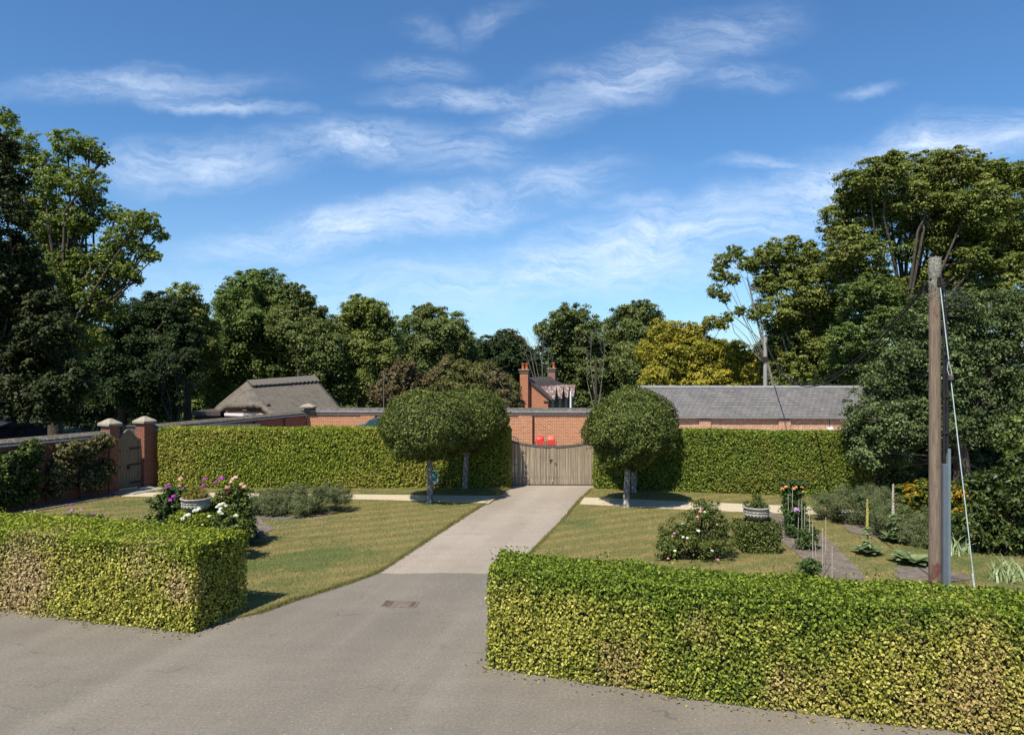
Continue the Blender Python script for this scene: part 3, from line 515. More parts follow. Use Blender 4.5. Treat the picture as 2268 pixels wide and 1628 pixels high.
T('apple_tree', 'leaning bronze-green tree overlapping the cottage gable', 'tree', 'weep', 50, 1128,
  [(1120,845,16),(1132,862,18),(1135,885,22),(1148,895,14),(1118,875,22)], tr=.1, k=20, seed=31)
T('oak_tree', 'distant low dark tree between the weeping tree and the cottage', 'tree', 'dark', 88, 1100,
  [(1085,765,24),(1120,760,26),(1070,790,30),(1110,800,34),(1150,790,28),(1165,820,26),(1180,800,24),(1130,830,30)], tr=.35, k=24, seed=32)
T('plane_tree', 'pale bare-topped distant tree showing above the dark one', 'tree', 'brown', 98, 1125,
  [(1118,742,14),(1135,740,14),(1150,752,12),(1105,752,12)], tr=.25, k=6, seed=33, bmat='bark_pale', twigs=12)
T('elm_tree', 'round-headed dark green tree behind the right-hand cottage chimney', 'tree', 'mid', 92, 1260,
  [(1240,705,28),(1272,700,30),(1210,735,26),(1250,745,40),(1300,735,34),(1225,780,38),(1280,790,48),(1330,780,30),(1310,840,45),(1250,830,42),(1270,880,40),(1320,885,36)], tr=.4, k=26, seed=34)
T('elm_tree', 'round-headed dark green tree left of the golden tree', 'tree', 'mid', 94, 1400,
  [(1385,705,30),(1420,695,30),(1445,712,24),(1360,735,32),(1405,745,42),(1450,750,28),(1370,790,42),(1425,800,42),(1390,850,45),(1440,850,34),(1350,870,34),(1345,810,30)], tr=.4, k=26, seed=35)
def bare(name, label, d, bx, tips, seed, mat='bark_pale', r=.07):
    rg = np.random.default_rng(seed); base = ((bx-1134)/F*d, d, zg(d)); root = thing(name, label, 'tree', base); mb = MB(); tw = MB()
    for (x, y) in tips:
        t = np.array(at(x, y, d+rg.uniform(-1.5, 1.5)))-base; a = np.array([t[0]*.1, t[1]*.1, t[2]*rg.uniform(.1, .3)]); m = (a+t)/2+rg.normal(scale=.3, size=3)
        mb.tube([(0, 0, -.1), a, m, t], [r*1.6, r*1.2, r*.7, r*.25], 5)
        for q in range(9):
            s = rg.uniform(.35, .95); p = m*(1-s)+t*s if s > .5 else a*(1-s)+m*s; e = p+rg.normal(scale=.9, size=3)+(0, 0, .6); tw.tube([p, (p+e)/2+rg.normal(scale=.1, size=3), e], [r*.3, r*.22, r*.12], 4, False)
    mb.v, mb.f, mb.sm = mb.v+tw.v, mb.f+[tuple(i+len(mb.v) for i in f) for f in tw.f], mb.sm+tw.sm; mb.build('trunk', M[mat], root)
bare('dead_tree', 'leafless pale multi-stemmed tree behind the cottage roof', 86, 1205, [(1168,745),(1180,765),(1190,750),(1203,740),(1150,790),(1215,765),(1225,790),(1160,770)], 36)
bare('dead_tree', 'pale bare stems between the two round-headed dark trees', 86, 1322, [(1310,735),(1330,740),(1340,760),(1300,770)], 37, r=.05)
bare('dead_tree', 'thin bare branches in the shade left of the thatched roof', 41, 390, [(345,800),(380,790),(410,830),(365,850),(430,850)], 38, 'bark', .03)
T('golden_tree', 'golden-yellow autumn tree above the slate roof', 'tree', 'yellow', 50, 1540,
  [(1475,740,34),(1505,745,32),(1545,735,24),(1575,715,16),(1600,720,14),(1450,790,40),(1500,790,45),(1550,775,34),(1590,775,26),(1620,800,45),(1660,800,26),(1460,840,40),(1530,840,50),(1590,850,45),(1650,845,34)], tr=.28, k=17, seed=40, bmat='bark_pale', twigs=7, fill=.5)
T('sycamore_tree', 'slender open tree with bare forked trunk rising right of the golden tree', 'tree', 'olive', 46, 1712,
  [(1600,580,24),(1625,565,26),(1650,585,24),(1590,610,26),(1620,620,20),(1585,645,22),(1605,660,16),(1640,690,16),(1670,700,18),(1610,705,18),(1665,590,20),(1690,690,20)], tr=.13, k=17, seed=41, fork=3.6, bmat='bark_pale', twigs=4, spread=.3, fill=0, grow=1.0)
T('sycamore_tree', 'brownish-green tree between the slender open tree and the giant one', 'tree', 'olive', 48, 1775,
  [(1690,575,30),(1730,560,34),(1755,540,18),(1780,565,34),(1820,585,38),(1850,610,34),(1700,630,34),(1750,620,45),(1800,640,50),(1850,670,45),(1720,690,45),(1780,710,50),(1840,730,45),(1735,750,40),(1790,780,50),(1850,790,45),(1720,800,36),(1770,830,30)], tr=.42, k=22, seed=42, fork=2.6, bmat='bark_pale', flat=.5)
T('sycamore_tree', 'giant broad-domed tree dominating the right skyline', 'tree', 'olive', 43, 1985,
  [(1890,415,34),(1925,395,36),(1965,378,36),(2010,378,34),(2055,375,36),(2100,372,36),(2145,378,36),(2190,385,36),(2235,392,36),(2275,400,40),(1865,470,38),(1915,455,40),(1970,440,42),(2030,435,40),(2090,435,42),(2150,445,42),(2210,450,42),(2265,470,44),(1850,515,28),(1900,520,38),(1960,505,36),(2020,490,26),(2120,505,40),(2180,520,42),(2240,530,42),(1875,560,34),(1930,570,36),(2100,560,30),(2160,575,36),(2215,590,36),(2265,600,34),(1890,610,26),(1950,625,30),(2120,620,28),(2190,640,30),(1905,655,30),(1850,590,22),(2060,530,36),(2010,560,26),(2060,600,24),(2140,660,30),(2230,650,36),(2280,560,50),(2180,490,40),(1990,640,26),(2250,690,30)],
  tr=.55, k=20, seed=43, fork=4.6, bmat='bark', flat=.5, up=.7, spread=1.5, twigs=4, rcf=.26, asp=.7, grow=1.42, fill=1.0)
T('maple_tree', 'light green tree under the left side of the giant tree', 'tree', 'ash', 40, 1920,
  [(1890,650,30),(1930,640,34),(1975,655,30),(1900,700,38),(1955,705,38),(2010,690,34),(1880,750,40),(1935,760,40),(1870,800,36),(1920,820,36)], tr=.26, k=24, seed=44, flat=.45, up=.7)
T('holm_oak_tree', 'huge dark grey-green evergreen leaning over the right end of the far hedge', 'tree', 'privet', 24.5, 2130,
  [(2075,690,45),(2130,690,48),(2190,680,46),(2250,675,44),(2020,735,50),(2080,750,58),(2150,750,60),(2220,745,60),(1985,790,45),(2040,810,60),(2110,820,60),(2190,815,60),(2255,815,55),(1950,845,42),(1990,870,50),(2060,880,55),(2140,890,55),(2220,885,55),(1915,895,36),(1945,935,46),(2010,940,48),(2080,945,45),(1905,960,34),(1930,1000,44),(1985,1000,40),(2160,950,45),(2240,950,55),(1925,1045,34,1.0),(1950,1050,38,1.2),(1990,1060,36,2),(2060,1040,45,3),(2150,1040,50,3.5),(2230,1040,50,3.5),(2290,880,70),(2290,750,60)],
  ls=.095, tr=.3, k=15, seed=45, fork=1.4, spread=.8, rcf=.27, hang=.35, asp=.5)
T('shade_backdrop_thicket', 'dark backdrop thicket added for the black shade beneath the huge grey-green evergreen', 'shrubs', 'dark', 28.5, 2120,
  [(1905,985,30),(1940,1000,40),(1990,985,45),(2050,990,45),(2110,990,45),(2170,985,45),(2230,985,45),(2290,990,45),(1930,1045,34),(1985,1045,36),(2050,1040,36),(2120,1045,36),(2190,1040,36),(2260,1040,40),(2100,940,45),(2200,930,45),(2010,940,40),(2330,1000,50)], ls=.11, tr=.12, k=22, seed=46, spread=.4)  # dark-leaved backdrop added to make the shaded opening read black
# far wood closing the view
for i, (x, d, lab, mt) in enumerate([(60,75,'dark tree filling the gap behind the left shed','dark'),(250,78,'dark tree filling the gap behind the black-green tree','dark'),(480,82,'dark tree glimpsed behind the tallest rounded tree','dark'),(700,84,'dark tree glimpsed between the wispy tree and the centre-left one','mid'),(870,86,'dark tree glimpsed behind the bronze-red tree','mid'),
        (1230,104,'dark tree behind the pale leafless stems','dark'),(1520,80,'dark tree behind the golden tree','mid'),(1700,76,'dark tree low behind the far pole','mid'),(1860,74,'dark tree low behind the light green tree','dark'),(2100,70,'dark tree low behind the giant tree','dark'),(1010,92,'dark tree behind the weeping tree','mid')]):
    b = [(x+rng.uniform(-110, 110), rng.uniform(790, 925), rng.uniform(38, 52)) for _ in range(18)]
    T('woodland_tree', lab, 'tree', mt, d, x, b, seed=60+i, tr=.25, k=20, group='dark trees closing the view', twigs=1)
# ------------------------------------------------------------------ topiary trees
def topiary(label, px, py, rx, ztop, zbot, seed, ls=.075, lean=0):
    rg = np.random.default_rng(seed); b = P(px, py); root = thing('topiary_tree', label, 'tree', (b[0], b[1], 0), 0, 'clipped mop-headed trees flanking the drive'); n = 30000
    hc = (ztop+zbot)/2; hh = (ztop-zbot)/2; lp = (ztop-zbot)
    d = unit(rg.normal(size=(n, 3))); p = d*np.array([rx, rx, 1]); z = np.where(d[:, 2] > 0, d[:, 2]*hh*1.15, d[:, 2]*hh*1.0)
    sq = np.where(d[:, 2] > 0, 1+.02*(1-d[:, 2]), 1-.25*d[:, 2]**2); p[:, :2] *= sq[:, None]; p[:, 2] = z+hc-.1; cc = np.array([lean, 0, hc])
    nn = unit(p-cc); bump = snoise(p+b, 2.6, seed)*.16+snoise(p+b, 6.0, seed+3)*.13+np.where(d[:, 2] < -.2, snoise(p+b, 5, seed+5)*.22, 0); p = p+nn*(bump+-np.abs(rg.normal(size=n))*.15+.03)[:, None]+np.array([lean, 0, 0])
    ex = []
    for _ in range(70):                 # stray shoots past the clipped outline
        i = rg.integers(n); k = rg.integers(5, 12); t = rg.random((k, 1)); ex.append(p[i]+(nn[i]+rg.normal(scale=.3, size=3)+(0, 0, .3))*t*rg.uniform(.08, .22)+rg.normal(scale=.015, size=(k, 3)))
    ex = np.vstack(ex); p = np.vstack([p, ex]); nn = np.vstack([nn, unit(rg.normal(size=ex.shape))]); n = len(p)
    o = link('crown', leafmesh('crown', p, unit(nn+rg.normal(scale=.55, size=(n, 3))+(0, 0, .3)), ls, .5, rg=rg), M['topiary'], root)
    core = MB(); core.lathe([(.01, zbot+.28), (rx*.55, zbot+.32), (rx*.82, hc-.1), (rx*.75, hc+hh*.4), (rx*.4, ztop-.3), (.01, ztop-.24)], (lean, 0, 0), 16); core.build('branches', M['stems'], root)  # solid dark core added inside the crown, closing gaps between leaves
    MB().tube([(0, 0, -.05), (0, 0, .12), (.01, 0, .6), (lean*.5, 0, zbot), (lean, 0, zbot+.5)], [.15, .115, .10, .095, .07], 12).build('trunk', M['bark_lichen'], root)
topiary('mop-headed clipped tree nearest the drive on the left, dark trunk in front of green sign', 952, 1115, 1.62, 3.78, 1.50, 51, lean=-.02)
topiary('mop-headed clipped tree behind its twin left of the drive, against the hedge', 1030, 1084, 1.38, 3.80, 1.6, 52, lean=.16)
topiary('mop-headed clipped tree right of the drive with pale foot, front of its pair', 1387, 1126, 1.42, 3.62, 1.45, 53, lean=.12)
topiary('mop-headed clipped tree right of the drive, half hidden behind the front one', 1404, 1092, 1.55, 3.72, 1.6, 54, lean=.0)
# ------------------------------------------------------------------ small plants
def blossoms(root, spots, size, rg):    # each bloom: a domed head of overlapping petals
    for (x, y, z, mt) in spots:
        s = size*rg.uniform(.6, 1.05); n = 34; d = unit(rg.normal(size=(n, 3))); d[:, 2] = np.abs(d[:, 2])*.8; p = np.array([0, 0, 0])+d*s*.42
        o = link('flower', leafmesh('flower', p, unit(d+(0, -.2, .2)), s*.5, .7, rg=rg), M[mt], root); o.location = (x, y, z)
def shrub(name, label, cat, mat, cx, cy, blobs, ls, k=26, seed=1, flowers=None, fsize=.12, group=None, stems=True, up=.45, asp=.55, rcf=.34, hang=0, pn='foliage'):
    """blobs: (dx,dy,z,r) relative to base"""
    rg = np.random.default_rng(seed); root = thing(name, label, cat, (cx, cy, .045), 0, group)
    P_, N_, hubs = foliage(blobs, (0, 0, 0), ls, rg, k, up=up, rcf=rcf, hang=hang); ok = P_[:, 2] > .01; link(pn, leafmesh(pn, P_[ok], N_[ok], ls, asp, rg=rg), M[mat], root)
    if stems:
        mb = MB()
        for h in hubs:
            for q in h[::4]: q = q.copy(); q[2] = max(q[2], .06); mb.tube([(q[0]*.25, q[1]*.25, 0), (q[0]*.7, q[1]*.7, q[2]*.55), q], [.012, .009, .004], 4, False)
        mb.build('stems', M['stems'], root)
    if flowers: blossoms(root, flowers, fsize, rg)
    return root
def fl(cx, cy, lst):                    # (px, py, depth offset, material) -> local
    out = []
    for x, y, dd, mt in lst:
        p = at(x, y, cy+dd); out.append((p[0]-cx, p[1]-cy, p[2]-.045, mt))
    return out
# left island
cx, cy = at(372, 0, 18.6)[0], 18.6
shrub('dahlia_plant', 'dark-leaved dahlia with purple and pink blooms left of the left urn', 'plant', 'dahlia', cx, cy, [(-.1,0,.45,.42),(.15,.1,.9,.36),(-.2,0,1.05,.32),(.3,0,1.25,.26),(.05,.1,1.3,.24),(-.3,.1,.5,.35)], .085, 25, 71,
      fl(cx, cy, [(401,1062,-.2,'f_peach'),(398,1076,-.35,'f_pink'),(403,1082,-.3,'f_pink'),(372,1077,-.2,'f_purple'),(385,1100,-.45,'f_purple'),(379,1108,-.45,'f_purple')]), .15)
cx, cy = at(505, 0, 18.4)[0], 18.4
shrub('dahlia_plant', 'tall dahlia with purple, peach and red blooms right of the left urn', 'plant', 'rose', cx, cy, [(0,0,.45,.5),(-.25,.1,.95,.36),(.3,0,.95,.4),(-.1,.1,1.25,.32),(.35,0,1.3,.26),(-.35,0,.6,.4),(.4,-.2,.5,.4),(.1,-.3,.7,.4)], .075, 25, 72,
      fl(cx, cy, [(486,1062,-.3,'f_purple'),(492,1060,-.3,'f_purple'),(454,1062,-.2,'f_purple'),(450,1077,-.2,'f_purple'),(449,1087,-.3,'f_lilac'),(478,1070,-.1,'f_purple'),(516,1062,-.2,'f_peach'),(522,1058,-.2,'f_peach'),(512,1068,-.3,'f_peach'),(535,1073,-.3,'f_peach'),(541,1078,-.3,'f_peach'),(503,1080,-.5,'f_pink'),(505,1090,-.5,'f_red'),(438,1079,.2,'f_peach')]), .13)
cx, cy = at(490, 0, 16.9)[0], 16.9
shrub('rose_bush', 'bright green bush with a dense white bloom cluster beside the left hedge end', 'plant', 'rose', cx, cy, [(-.2,0,.45,.42),(.2,0,.5,.42),(0,.2,.85,.32),(.35,0,.85,.3)], .07, 25, 73,
      fl(cx, cy, [(487,1119,-.3,'f_white'),(494,1117,-.3,'f_white'),(481,1123,-.35,'f_white'),(489,1127,-.35,'f_white'),(500,1121,-.3,'f_white'),(486,1134,-.4,'f_white'),(492,1138,-.4,'f_white'),(523,1143,-.4,'f_white')]), .11)
cx, cy = at(425, 0, 16.7)[0], 16.7
shrub('rose_bush', 'low pale-leaved bush with scattered white blooms below the left urn', 'plant', 'rose', cx, cy, [(-.3,0,.4,.38),(.1,0,.45,.4),(.35,.1,.5,.35),(-.1,.2,.7,.22)], .065, 25, 74,
      fl(cx, cy, [(405,1149,-.3,'f_white'),(412,1143,-.3,'f_white'),(417,1141,-.3,'f_white'),(432,1132,-.25,'f_white'),(440,1128,-.2,'f_white'),(463,1144,-.35,'f_white')]), .12)
cx, cy = at(385, 0, 17.4)[0], 17.4
shrub('dahlia_plant', 'leafy dark dahlia without blooms in front of the left urn', 'plant', 'dahlia', cx, cy, [(-.2,0,.4,.4),(.1,0,.5,.34),(-.35,.2,.55,.3)], .08, 15, 75)
cx, cy = at(172, 0, 18.2)[0], 18.2
shrub('rose_bush', 'low wide bush with small pink blooms behind the left hedge', 'plant', 'dahlia', cx, cy, [(-.5,0,.5,.42),(0,0,.55,.42),(.5,0,.5,.4),(-.95,.1,.4,.35)], .07, 25, 76,
      fl(cx, cy, [(158,1118,-.3,'f_purple'),(160,1131,-.35,'f_lilac'),(156,1134,-.35,'f_lilac'),(180,1128,-.3,'f_lilac'),(206,1139,-.35,'f_purple'),(148,1126,-.2,'f_lilac')]), .09)
def urn(label, cx, cy, zb, wdt, ped, seed, plant, pmat, ph):
    rg = np.random.default_rng(seed); r = wdt/2; root = thing('stone_urn', label, 'planter', (cx, cy, zb), .2, 'stone bowl urns on clipped pedestals')
    prof = [(.01,0),(r*.5,0),(r*.55,.03),(r*.82,.08),(r*.95,.15),(r*.97,.17),(r*.9,.19),(r*.93,.24),(r*.97,.29),(r*1.05,.30),(r*1.05,.335),(r*.95,.335),(r*.9,.25),(.01,.24)]
    mb = MB(); mb.lathe(prof, n=32); bowl = mb.build('bowl', M['stone'], root); ob = MB()
    for k in range(22):                 # swags round the bowl
        a = 2*math.pi*k/22; ob.tube([(math.cos(a+t*.14)*r*.95, math.sin(a+t*.14)*r*.95, .235-.03*math.cos(t*1.57)) for t in (-1, -.5, 0, .5, 1)], .012, 5)
        ob.tube([(math.cos(a)*r*.74, math.sin(a)*r*.74, .06), (math.cos(a)*r*.93, math.sin(a)*r*.93, .145)], [.02, .028], 6)
    ob.build('swags', M['stone'], bowl); MB().lathe([(.01,.30),(r*.9,.30)], n=20).build('soil', M['soil'], root)
    if ped:
        q = [(cx-.46,cy-.42),(cx+.46,cy-.42),(cx+.46,cy+.42),(cx-.46,cy+.42)]
    pl = thing('bedding_plant', plant, 'plant', (cx, cy, zb+.3)); P_, N_, hb = foliage([(0,0,.08,r*.7),(r*.5,0,.06,r*.5),(-r*.5,0,.06,r*.5),(0,0,.1+ph,r*.4)], (0,0,0), .035, rg, 15)
    ok = P_[:, 2] > -.02; link('foliage', leafmesh('foliage', P_[ok], N_[ok], .035, .5, rg=rg), M[pmat], pl)
    s_ = MB(); [s_.tube([(0, 0, 0), tuple(hb[i][0]*.8)], .005, 4, False) for i in range(4)]; s_.build('stems', M['stems'], pl)
ux, uy = at(434, 0, 17.9)[0], 17.9
hedge('box_pedestal', 'clipped leafy block under the left stone urn', [(ux-.48,uy-.45),(ux+.48,uy-.45),(ux+.48,uy+.45),(ux-.48,uy+.45)], 1.0, M['hedge_far'], .05, 1300, 81, rough=.02)
urn('weathered pale stone bowl among the dahlias in the left garden', ux, uy, 1.03, .70, 1, 82, 'low orange-and-green bedding spilling over the left urn', 'bedding', .06)
ux, uy = at(1675, 0, 18.0)[0], 18.0
hedge('box_pedestal', 'dark clipped square block standing on the right lawn under an urn', [(ux-.47,uy-.45),(ux+.47,uy-.45),(ux+.47,uy+.45),(ux-.47,uy+.45)], .76, M['topiary'], .05, 1500, 83, rough=.02)
urn('weathered pale stone bowl on the square block in the right garden', ux, uy, .79, .64, 1, 84, 'loose green bedding plant growing in the right urn', 'rose', .16)
c = P(655,1142)
shrub('perennial_clump', 'feathery rust-tinged perennials filling the bed left of the drive', 'plant', 'perennial', c[0], c[1], [(-1.6,-.2,.25,.4),(-1.1,0,.35,.5),(-.5,-.2,.38,.5),(.1,0,.42,.5),(.7,.1,.45,.5),(1.2,.4,.45,.45),(-.2,.5,.45,.5),(.9,.7,.5,.45),(-.8,.5,.35,.45),(.3,-.4,.25,.35)], .05, 34, 85, asp=.25, up=.2, hang=0)
c = P(558,1212)
shrub('lavender_plant', 'small grey tuft at the right end of the left hedge', 'plant', 'lavender', c[0]-.1, c[1]+.2, [(0,0,.22,.28),(.2,.05,.18,.22)], .06, 23, 86, asp=.2, stems=False)
cx, cy = at(1545, 0, 17.1)[0], 17.1
shrub('rose_bush', 'sprawling rose bush with white and coral blooms right of the drive', 'plant', 'rose', cx, cy, [(-.6,0,.3,.4),(0,0,.35,.48),(.5,0,.3,.4),(-.25,.2,.7,.42),(.3,.2,.8,.44),(.15,.3,1.1,.34),(-.6,.1,.6,.32),(.65,.2,.65,.34),(.4,.2,1.15,.25),(-.8,-.1,.2,.28)], .05, 9, 87,
      fl(cx, cy, [(1551,1133,-.2,'f_pink'),(1561,1134,-.2,'f_white'),(1545,1145,-.2,'f_pink'),(1494,1181,-.4,'f_lilac'),(1489,1188,-.3,'f_pink'),(1547,1176,-.4,'f_white'),(1513,1190,-.4,'f_white'),(1522,1192,-.4,'f_white'),(1495,1220,-.4,'f_white'),(1577,1220,-.4,'f_white'),(1590,1240,-.4,'f_pink'),(1480,1237,-.4,'f_pink'),(1588,1162,-.3,'f_peach'),(1512,1160,-.2,'f_white')]), .085, rcf=.28)
cx, cy = at(1757, 0, 20.4)[0], 20.4
shrub('dahlia_plant', 'tall dahlia topped with orange blooms at the far end of the staked row', 'plant', 'dahlia', cx, cy, [(0,0,.4,.42),(0,0,.85,.36),(-.15,0,1.15,.26),(.15,0,1.15,.26)], .07, 27, 88,
      fl(cx, cy, [(1733,1083,-.3,'f_orange'),(1741,1079,-.2,'f_orange'),(1748,1073,-.1,'f_orange'),(1758,1083,-.35,'f_orange'),(1763,1079,-.2,'f_orange'),(1776,1080,-.2,'f_orange'),(1738,1076,0,'f_orange'),(1779,1089,-.3,'f_yellow')]), .11)
cx, cy = at(1762, 0, 19.2)[0], 19.2
shrub('dahlia_plant', 'staked dahlia with one large lilac bloom in the middle of the row', 'plant', 'dahlia', cx, cy, [(0,0,.3,.36),(.05,0,.6,.28)], .07, 27, 89, fl(cx, cy, [(1764,1129,-.35,'f_lilac'),(1768,1131,-.35,'f_lilac')]), .15)
cx, cy = at(1783, 0, 18.0)[0], 18.0
shrub('dahlia_plant', 'low bloomless dahlia at the near end of the staked row', 'plant', 'dahlia', cx, cy, [(0,0,.25,.3),(.08,-.05,.42,.24)], .065, 16, 90)
cx, cy = at(1800, 0, 15.3)[0], 15.3
shrub('dahlia_plant', 'small dahlia clump among canes just behind the lower right hedge', 'plant', 'dahlia', cx, cy, [(0,0,.2,.26),(-.12,0,.3,.22)], .06, 16, 91)
for i, (x, d, h, l) in enumerate([(1754,20.0,1.25,.02),(1747,20.1,1.0,-.02),(1767,18.9,1.1,.03),(1776,18.7,1.15,0),(1781,18.5,1.0,.02),(1793,17.8,1.15,0),(1800,16.2,1.1,0),(1810,15.8,.75,-.05),(1822,15.5,1.1,0),(1829,15.9,1.25,.0),(1843,15.3,.75,.0)]):
    lab = ['pale cane beside the lilac dahlia bloom','second cane left of the lilac bloom','cane just right of the lilac bloom','cane in front of the row between lilac bloom and low dahlia','short cane between lilac bloom and low dahlia','cane at the right side of the low dahlia','leftmost cane of the near group behind the lower right hedge','short leaning cane of the near group','tall cane in the middle of the near group','tallest cane of the near group','short rightmost cane of the near group'][i]
    p = at(x, 0, d); r_ = thing('garden_cane', lab, 'cane', (p[0], d, .04), 0, 'bamboo canes staking the dahlia row'); MB().tube([(0,0,-.04),(l,0,h)], .006, 6).build('cane', M['cane'], r_)
c = P(1935,1178)
shrub('perennial_clump', 'wispy grey-green perennials in the right bed beside the mulleins', 'plant', 'perennial', c[0], c[1]+.5, [(-.7,.9,.4,.55),(-.3,.2,.5,.55),(.1,-.5,.45,.5),(.6,.5,.6,.55),(.1,1.2,.6,.55),(.7,-.4,.45,.45),(1.1,.2,.5,.5),(1.0,1.2,.6,.5),(.4,-.9,.3,.4),(-.1,-1.3,.35,.42),(.4,-1.8,.4,.42),(.5,-2.5,.22,.34),(.9,-1.5,.45,.45),(.1,-2.2,.2,.3)], .05, 34, 92, asp=.25, up=.2)
def mullein(label, px, d, h, seed, spike=True, big=1):
    rg = np.random.default_rng(seed); p = at(px, 0, d); root = thing('mullein_plant', label, 'plant', (p[0], d, .045)); mb = MB(); n = 15
    V, Q = [], []
    for k in range(n):                  # broad pointed leaves in a rosette, each bent outward
        a = k*2.4; L = big*rg.uniform(.42, .62); el = .15+.75*(k/n); ca, sa = math.cos(a), math.sin(a); b = len(V); m = 7
        for j in range(m):
            t = j/(m-1); rr = L*t*math.cos(el*(1-t*.7)); zz = .04+L*t*math.sin(el)*(1-.45*t); wd = L*.27*math.sin(math.pi*min(1, t*.93+.07))**.8+.01
            for s_, dz in ((-1, .05), (0, 0), (1, .05)): V.append((ca*rr-sa*wd*s_, sa*rr+ca*wd*s_, zz+dz*wd*4*abs(s_)))
            if j:
                for c_ in (0, 1): Q.append((b+(j-1)*3+c_, b+(j-1)*3+c_+1, b+j*3+c_+1, b+j*3+c_))
    link('leaves', npmesh('leaves', V, Q, rg.random(len(Q)), True), M['mullein'], root)
    if spike:
        MB().tube([(0,0,0),(.01,0,h*.6),(0,0,h)], [.02,.016,.01], 6).build('stem', M['mullein'], root); m = 500; z = h*(.5+.5*rg.random(m)); a = rg.uniform(0, 6.28, m); rr = .028*(1.15-(z/h-.5)*1.3)
        d_ = np.c_[np.cos(a), np.sin(a), np.full(m, .3)]; link('flower_spike', leafmesh('flower_spike', np.c_[rr*np.cos(a), rr*np.sin(a), z], unit(d_), .035, .8, rg=rg), M['f_yellow'] if seed % 2 else M['cane'], root)
        m = 60; z = h*(.1+.4*rg.random(m)); a = rg.uniform(0, 6.28, m); d_ = np.c_[np.cos(a)*.4, np.sin(a)*.4, np.ones(m)]; link('stem_leaves', leafmesh('stem_leaves', np.c_[.09*np.cos(a), .09*np.sin(a), z], unit(d_), .2, .35, rg=rg), M['mullein'], root)
mullein('mullein with a yellow flower spike on the left of the right bed', 1921, 17.5, 1.35, 95, True, .7)
mullein('mullein with a brown seed spike, right of the yellow-spiked one', 1978, 18.8, 1.5, 96, True, .7)
mullein('broad grey-green leaf rosette without a spike left of the big pole', 2022, 16.6, 0, 98, False, 1.0)
def irisclump(label, px, py, seed, n=26, h=.5):
    rg = np.random.default_rng(seed); c = P(px, py); root = thing('iris_clump', label, 'plant', (c[0], c[1], .045)); V, Q = [], []
    for k in range(n):
        a = rg.uniform(0, 6.28); L = h*rg.uniform(.7, 1.2); ln = rg.uniform(.1, .7); bx, by = rg.normal(scale=.16), rg.normal(scale=.1); b = len(V); ta = rg.uniform(0, 3.14)
        for j in range(5):
            t = j/4; wd = .022*(1-t**2)+.001; x = bx+math.cos(a)*L*ln*t*t; y = by+math.sin(a)*L*ln*t*t; z = L*t*(1-.25*ln*t); V += [(x-math.cos(ta)*wd, y-math.sin(ta)*wd, z), (x+math.cos(ta)*wd, y+math.sin(ta)*wd, z)]
            if j: Q.append((b+2*j-2, b+2*j-1, b+2*j+1, b+2*j))
    link('leaves', npmesh('leaves', V, Q, rg.random(len(Q))), M['iris'], root)
irisclump('pale sword-leaved clump just right of the big pole', 2118, 1232, 101)
irisclump('pale sword-leaved clump beyond, slightly right of the first behind the guy wire', 2142, 1222, 102, 18)
irisclump('cream-striped sword-leaved clump at the right edge, left of its twin', 2222, 1292, 103)
irisclump('cream-striped sword-leaved clump nearest the right edge of the photo', 2246, 1290, 104, 30, .55)
cx, cy = at(2045, 0, 20.5)[0], 20.5
shrub('sumac_shrub', 'shrub with orange and yellow autumn leaves behind the big pole', 'plant', 'sumac', cx, cy, [(-.3,0,.9,.45),(.1,0,1.0,.45),(.5,.1,.85,.5),(-.1,0,.5,.5),(.5,0,.4,.45),(1.0,.2,.9,.5),(1.3,.2,.6,.5),(.9,-.1,.4,.45)], .10, 25, 105, asp=.45, up=.7, hang=.2)
cx, cy = at(2205, 0, 17.6)[0], 17.6
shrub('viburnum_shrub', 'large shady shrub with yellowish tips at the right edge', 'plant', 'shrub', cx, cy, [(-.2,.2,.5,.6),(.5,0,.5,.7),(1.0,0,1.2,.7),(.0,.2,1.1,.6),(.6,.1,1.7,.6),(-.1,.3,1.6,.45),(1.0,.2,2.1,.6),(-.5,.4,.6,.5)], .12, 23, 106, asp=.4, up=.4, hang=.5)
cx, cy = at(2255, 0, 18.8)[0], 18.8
shrub('laurel_shrub', 'taller bright green shrub above the shady one at the right edge', 'plant', 'ash', cx, cy, [(0,0,2.4,.6),(.4,0,3.0,.6),(.5,.2,1.9,.7),(.2,.2,1.2,.7),(.3,.2,.6,.7)], .12, 14, 107)
c = P(2178,1228)
shrub('perennial_clump', 'dark low perennials edging the right border behind the guy wire', 'plant', 'shrub', c[0]+.3, c[1]+.6, [(-.8,.9,.3,.4),(-.4,.2,.3,.4),(0,-.3,.25,.35),(-.2,.7,.4,.45),(-1.2,1.6,.3,.4)], .07, 13, 108)
c = P(1300,0+1140)
# ------------------------------------------------------------------ left garden wall
A = Vector((-15.6, 23.82, 0)); U = Vector((1.82, 3.68, 0)).normalized(); WR = math.atan2(U.y, U.x)
def wall_run(root, x0, x1, h, bm='brick_red', t=.32, coping=True, z0=0):
    MB().box(x0, x1, 0, t, z0-.1, h-.24).build('brickwork', M[bm], root)
    if coping:
        MB().box(x0, x1, -.13, t+.13, h-.24, h-.20).build('slate_course', M['slate_course'], root)
        MB().extr([(-.06, h-.20), (t+.06, h-.20), (t+.05, h-.12), (t/2, h), (-.05, h-.12)], x0, x1).build('coping', M['coping'], root)
def pilaster(root, x0, x1, h, bm='brick_red', p=.10, z0=0): MB().box(x0, x1, -p, -.002, z0-.1, h).build('pilaster', M[bm], root)
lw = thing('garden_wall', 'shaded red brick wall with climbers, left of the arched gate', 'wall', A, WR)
wall_run(lw, -9, 2.36, 2.32); pilaster(lw, -.28, .02, 2.05); pilaster(lw, -3.4, -3.08, 2.05); pilaster(lw, -6.5, -6.2, 2.05)
